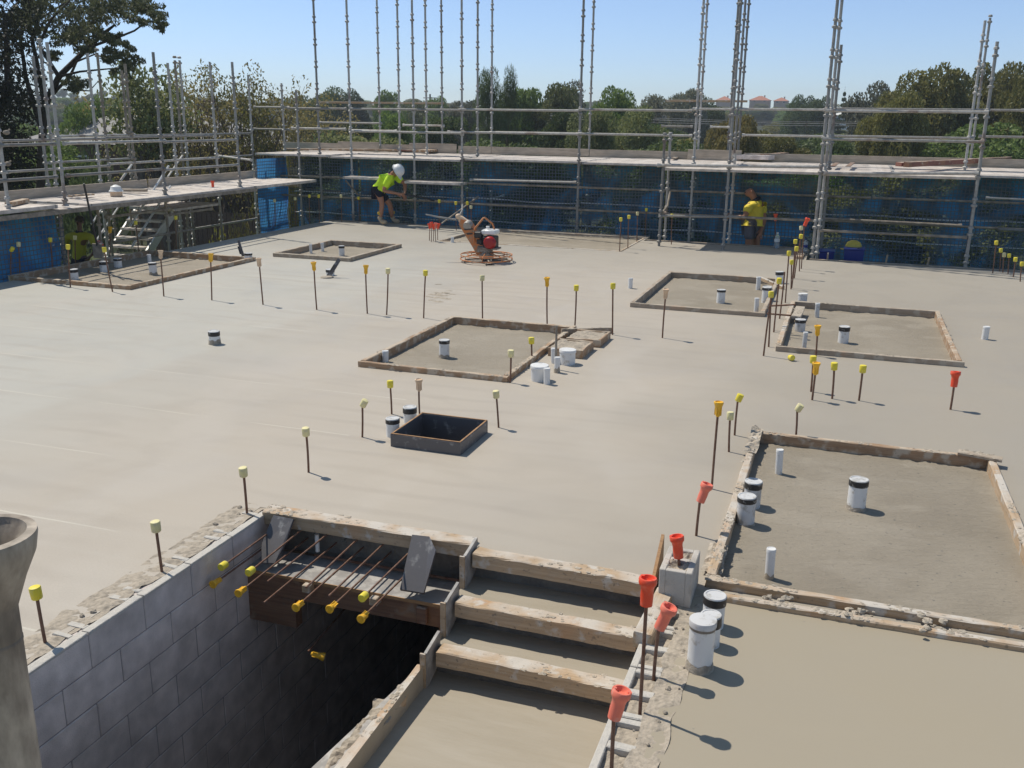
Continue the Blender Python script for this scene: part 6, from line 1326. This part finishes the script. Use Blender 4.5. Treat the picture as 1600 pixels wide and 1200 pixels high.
q.build('palings', M['brown_wall'], t); q = MB(); q.box((1.4, .05, 1.5), (15, .06, .1)); q.build('rail', M['brown_wall'], t)
# power line
t = thing('power_line', 'thin power cables crossing in front of the far wood at right', 'cable', onY(900, 182, 70))
for k, (ya, yb) in enumerate(((181, 184), (185, 187), (178, 182))):
    q = MB(); A = onY(860, ya, 66); B = onY(1700, yb, 90); q.tube([A.lerp(B, i/10)+Vector((0, 0, -.5*math.sin(math.pi*i/10))) for i in range(11)], .022, 4); o = q.build('cable', M['galv'], t); o.matrix_basis = t.matrix_basis.inverted()
q = MB(); P = onY(672, 148, 150); P.z = hgt_ground(P.x, P.y); t = thing('power_pole', 'far power pole on the skyline left of the casuarinas', 'pole', P); h = rise(P, 672, 147)[0]; q.tube([(0, 0, 0), (0, 0, h)], .14, 7); q.build('post', M['bark'], t); q = MB(); q.box((0, 0, h-.6), (2.4, .12, .12)); q.build('crossarm', M['bark'], t)
rnd = random.Random(31)
for k in range(92):                                     # low scrubby trees along the far ridge
    px = -40+k*18.5+rnd.uniform(-8, 8); D = rnd.uniform(300, 420) if k % 2 else rnd.uniform(420, 455); P = onY(px, 300, D); kd = ('green', 'dark', 'olive', 'bush')[rnd.randrange(4)]; z0 = hgt_ground(P.x, P.y)-.6; s_ = rnd.uniform(.28, .5)*(1.9 if kd == 'bush' else 1)
    if PR((P.x, P.y, z0+9*s_*(.4 if kd == 'bush' else 1)))[1] < (159 if 1115 < px < 1245 else 153): s_ *= .7
    zn_ = 'behind the left scaffold' if px < 400 else 'left of the casuarinas' if px < 750 else 'behind the middle rails' if px < 1080 else 'among the orange roofs' if px < 1290 else 'right of the tower'
    tree(kd, P.x, P.y, z0, s_*(2.1 if kd != 'bush' else 1.5), s_, {'green': 'low mid green tree', 'dark': 'low dark tree', 'olive': 'low olive tree', 'bush': 'low bushy shrub'}[kd]+' on the far ridge '+zn_, 'far ridge '+kd+' '+zn_, k % 2 if kd != 'bush' else 0)
for k in range(34):                                     # slope below the far roofs and the gap behind the left scaffold
    left = k < 16; px = rnd.uniform(60, 215) if left else rnd.uniform(1085, 1270); D = rnd.uniform(110, 330) if left else rnd.uniform(190, 390); P = onY(px, 300, D); kd = ('green', 'dark', 'olive')[k % 3]; z0 = hgt_ground(P.x, P.y)-.6; s_ = .75
    lim = 150 if left else 167
    while s_ > .2 and PR((P.x, P.y, z0+9*s_))[1] < lim: s_ *= .9
    tree(kd, P.x, P.y, z0, s_*1.7, s_, {'green': 'mid green tree', 'dark': 'dark tree', 'olive': 'olive tree'}[kd]+(' on the slope behind the left scaffold standards' if left else ' on the slope below the orange roofs'), 'slope '+kd+(' left' if left else ' below the roofs'), k % 2)
# ---------------------------------------------------------------- haze over the far wood
q = MB(); q.box((0, 0, 1.5), (1560, 1560, 43)); hz = q.build('haze', []); hz.data.materials.clear()
hm = bpy.data.materials.new('haze'); hm.use_nodes = True; hn = hm.node_tree.nodes; hn.clear(); ho = hn.new('ShaderNodeOutputMaterial'); hv = hn.new('ShaderNodeVolumePrincipled'); hv.inputs['Color'].default_value = (.82, .9, 1, 1); hv.inputs['Density'].default_value = .0006; hv.inputs['Anisotropy'].default_value = .3
hm.node_tree.links.new(hv.outputs[0], ho.inputs['Volume']); hz.data.materials.append(hm); tag(hz, 'thin pale haze over the site and far trees', kind='stuff')
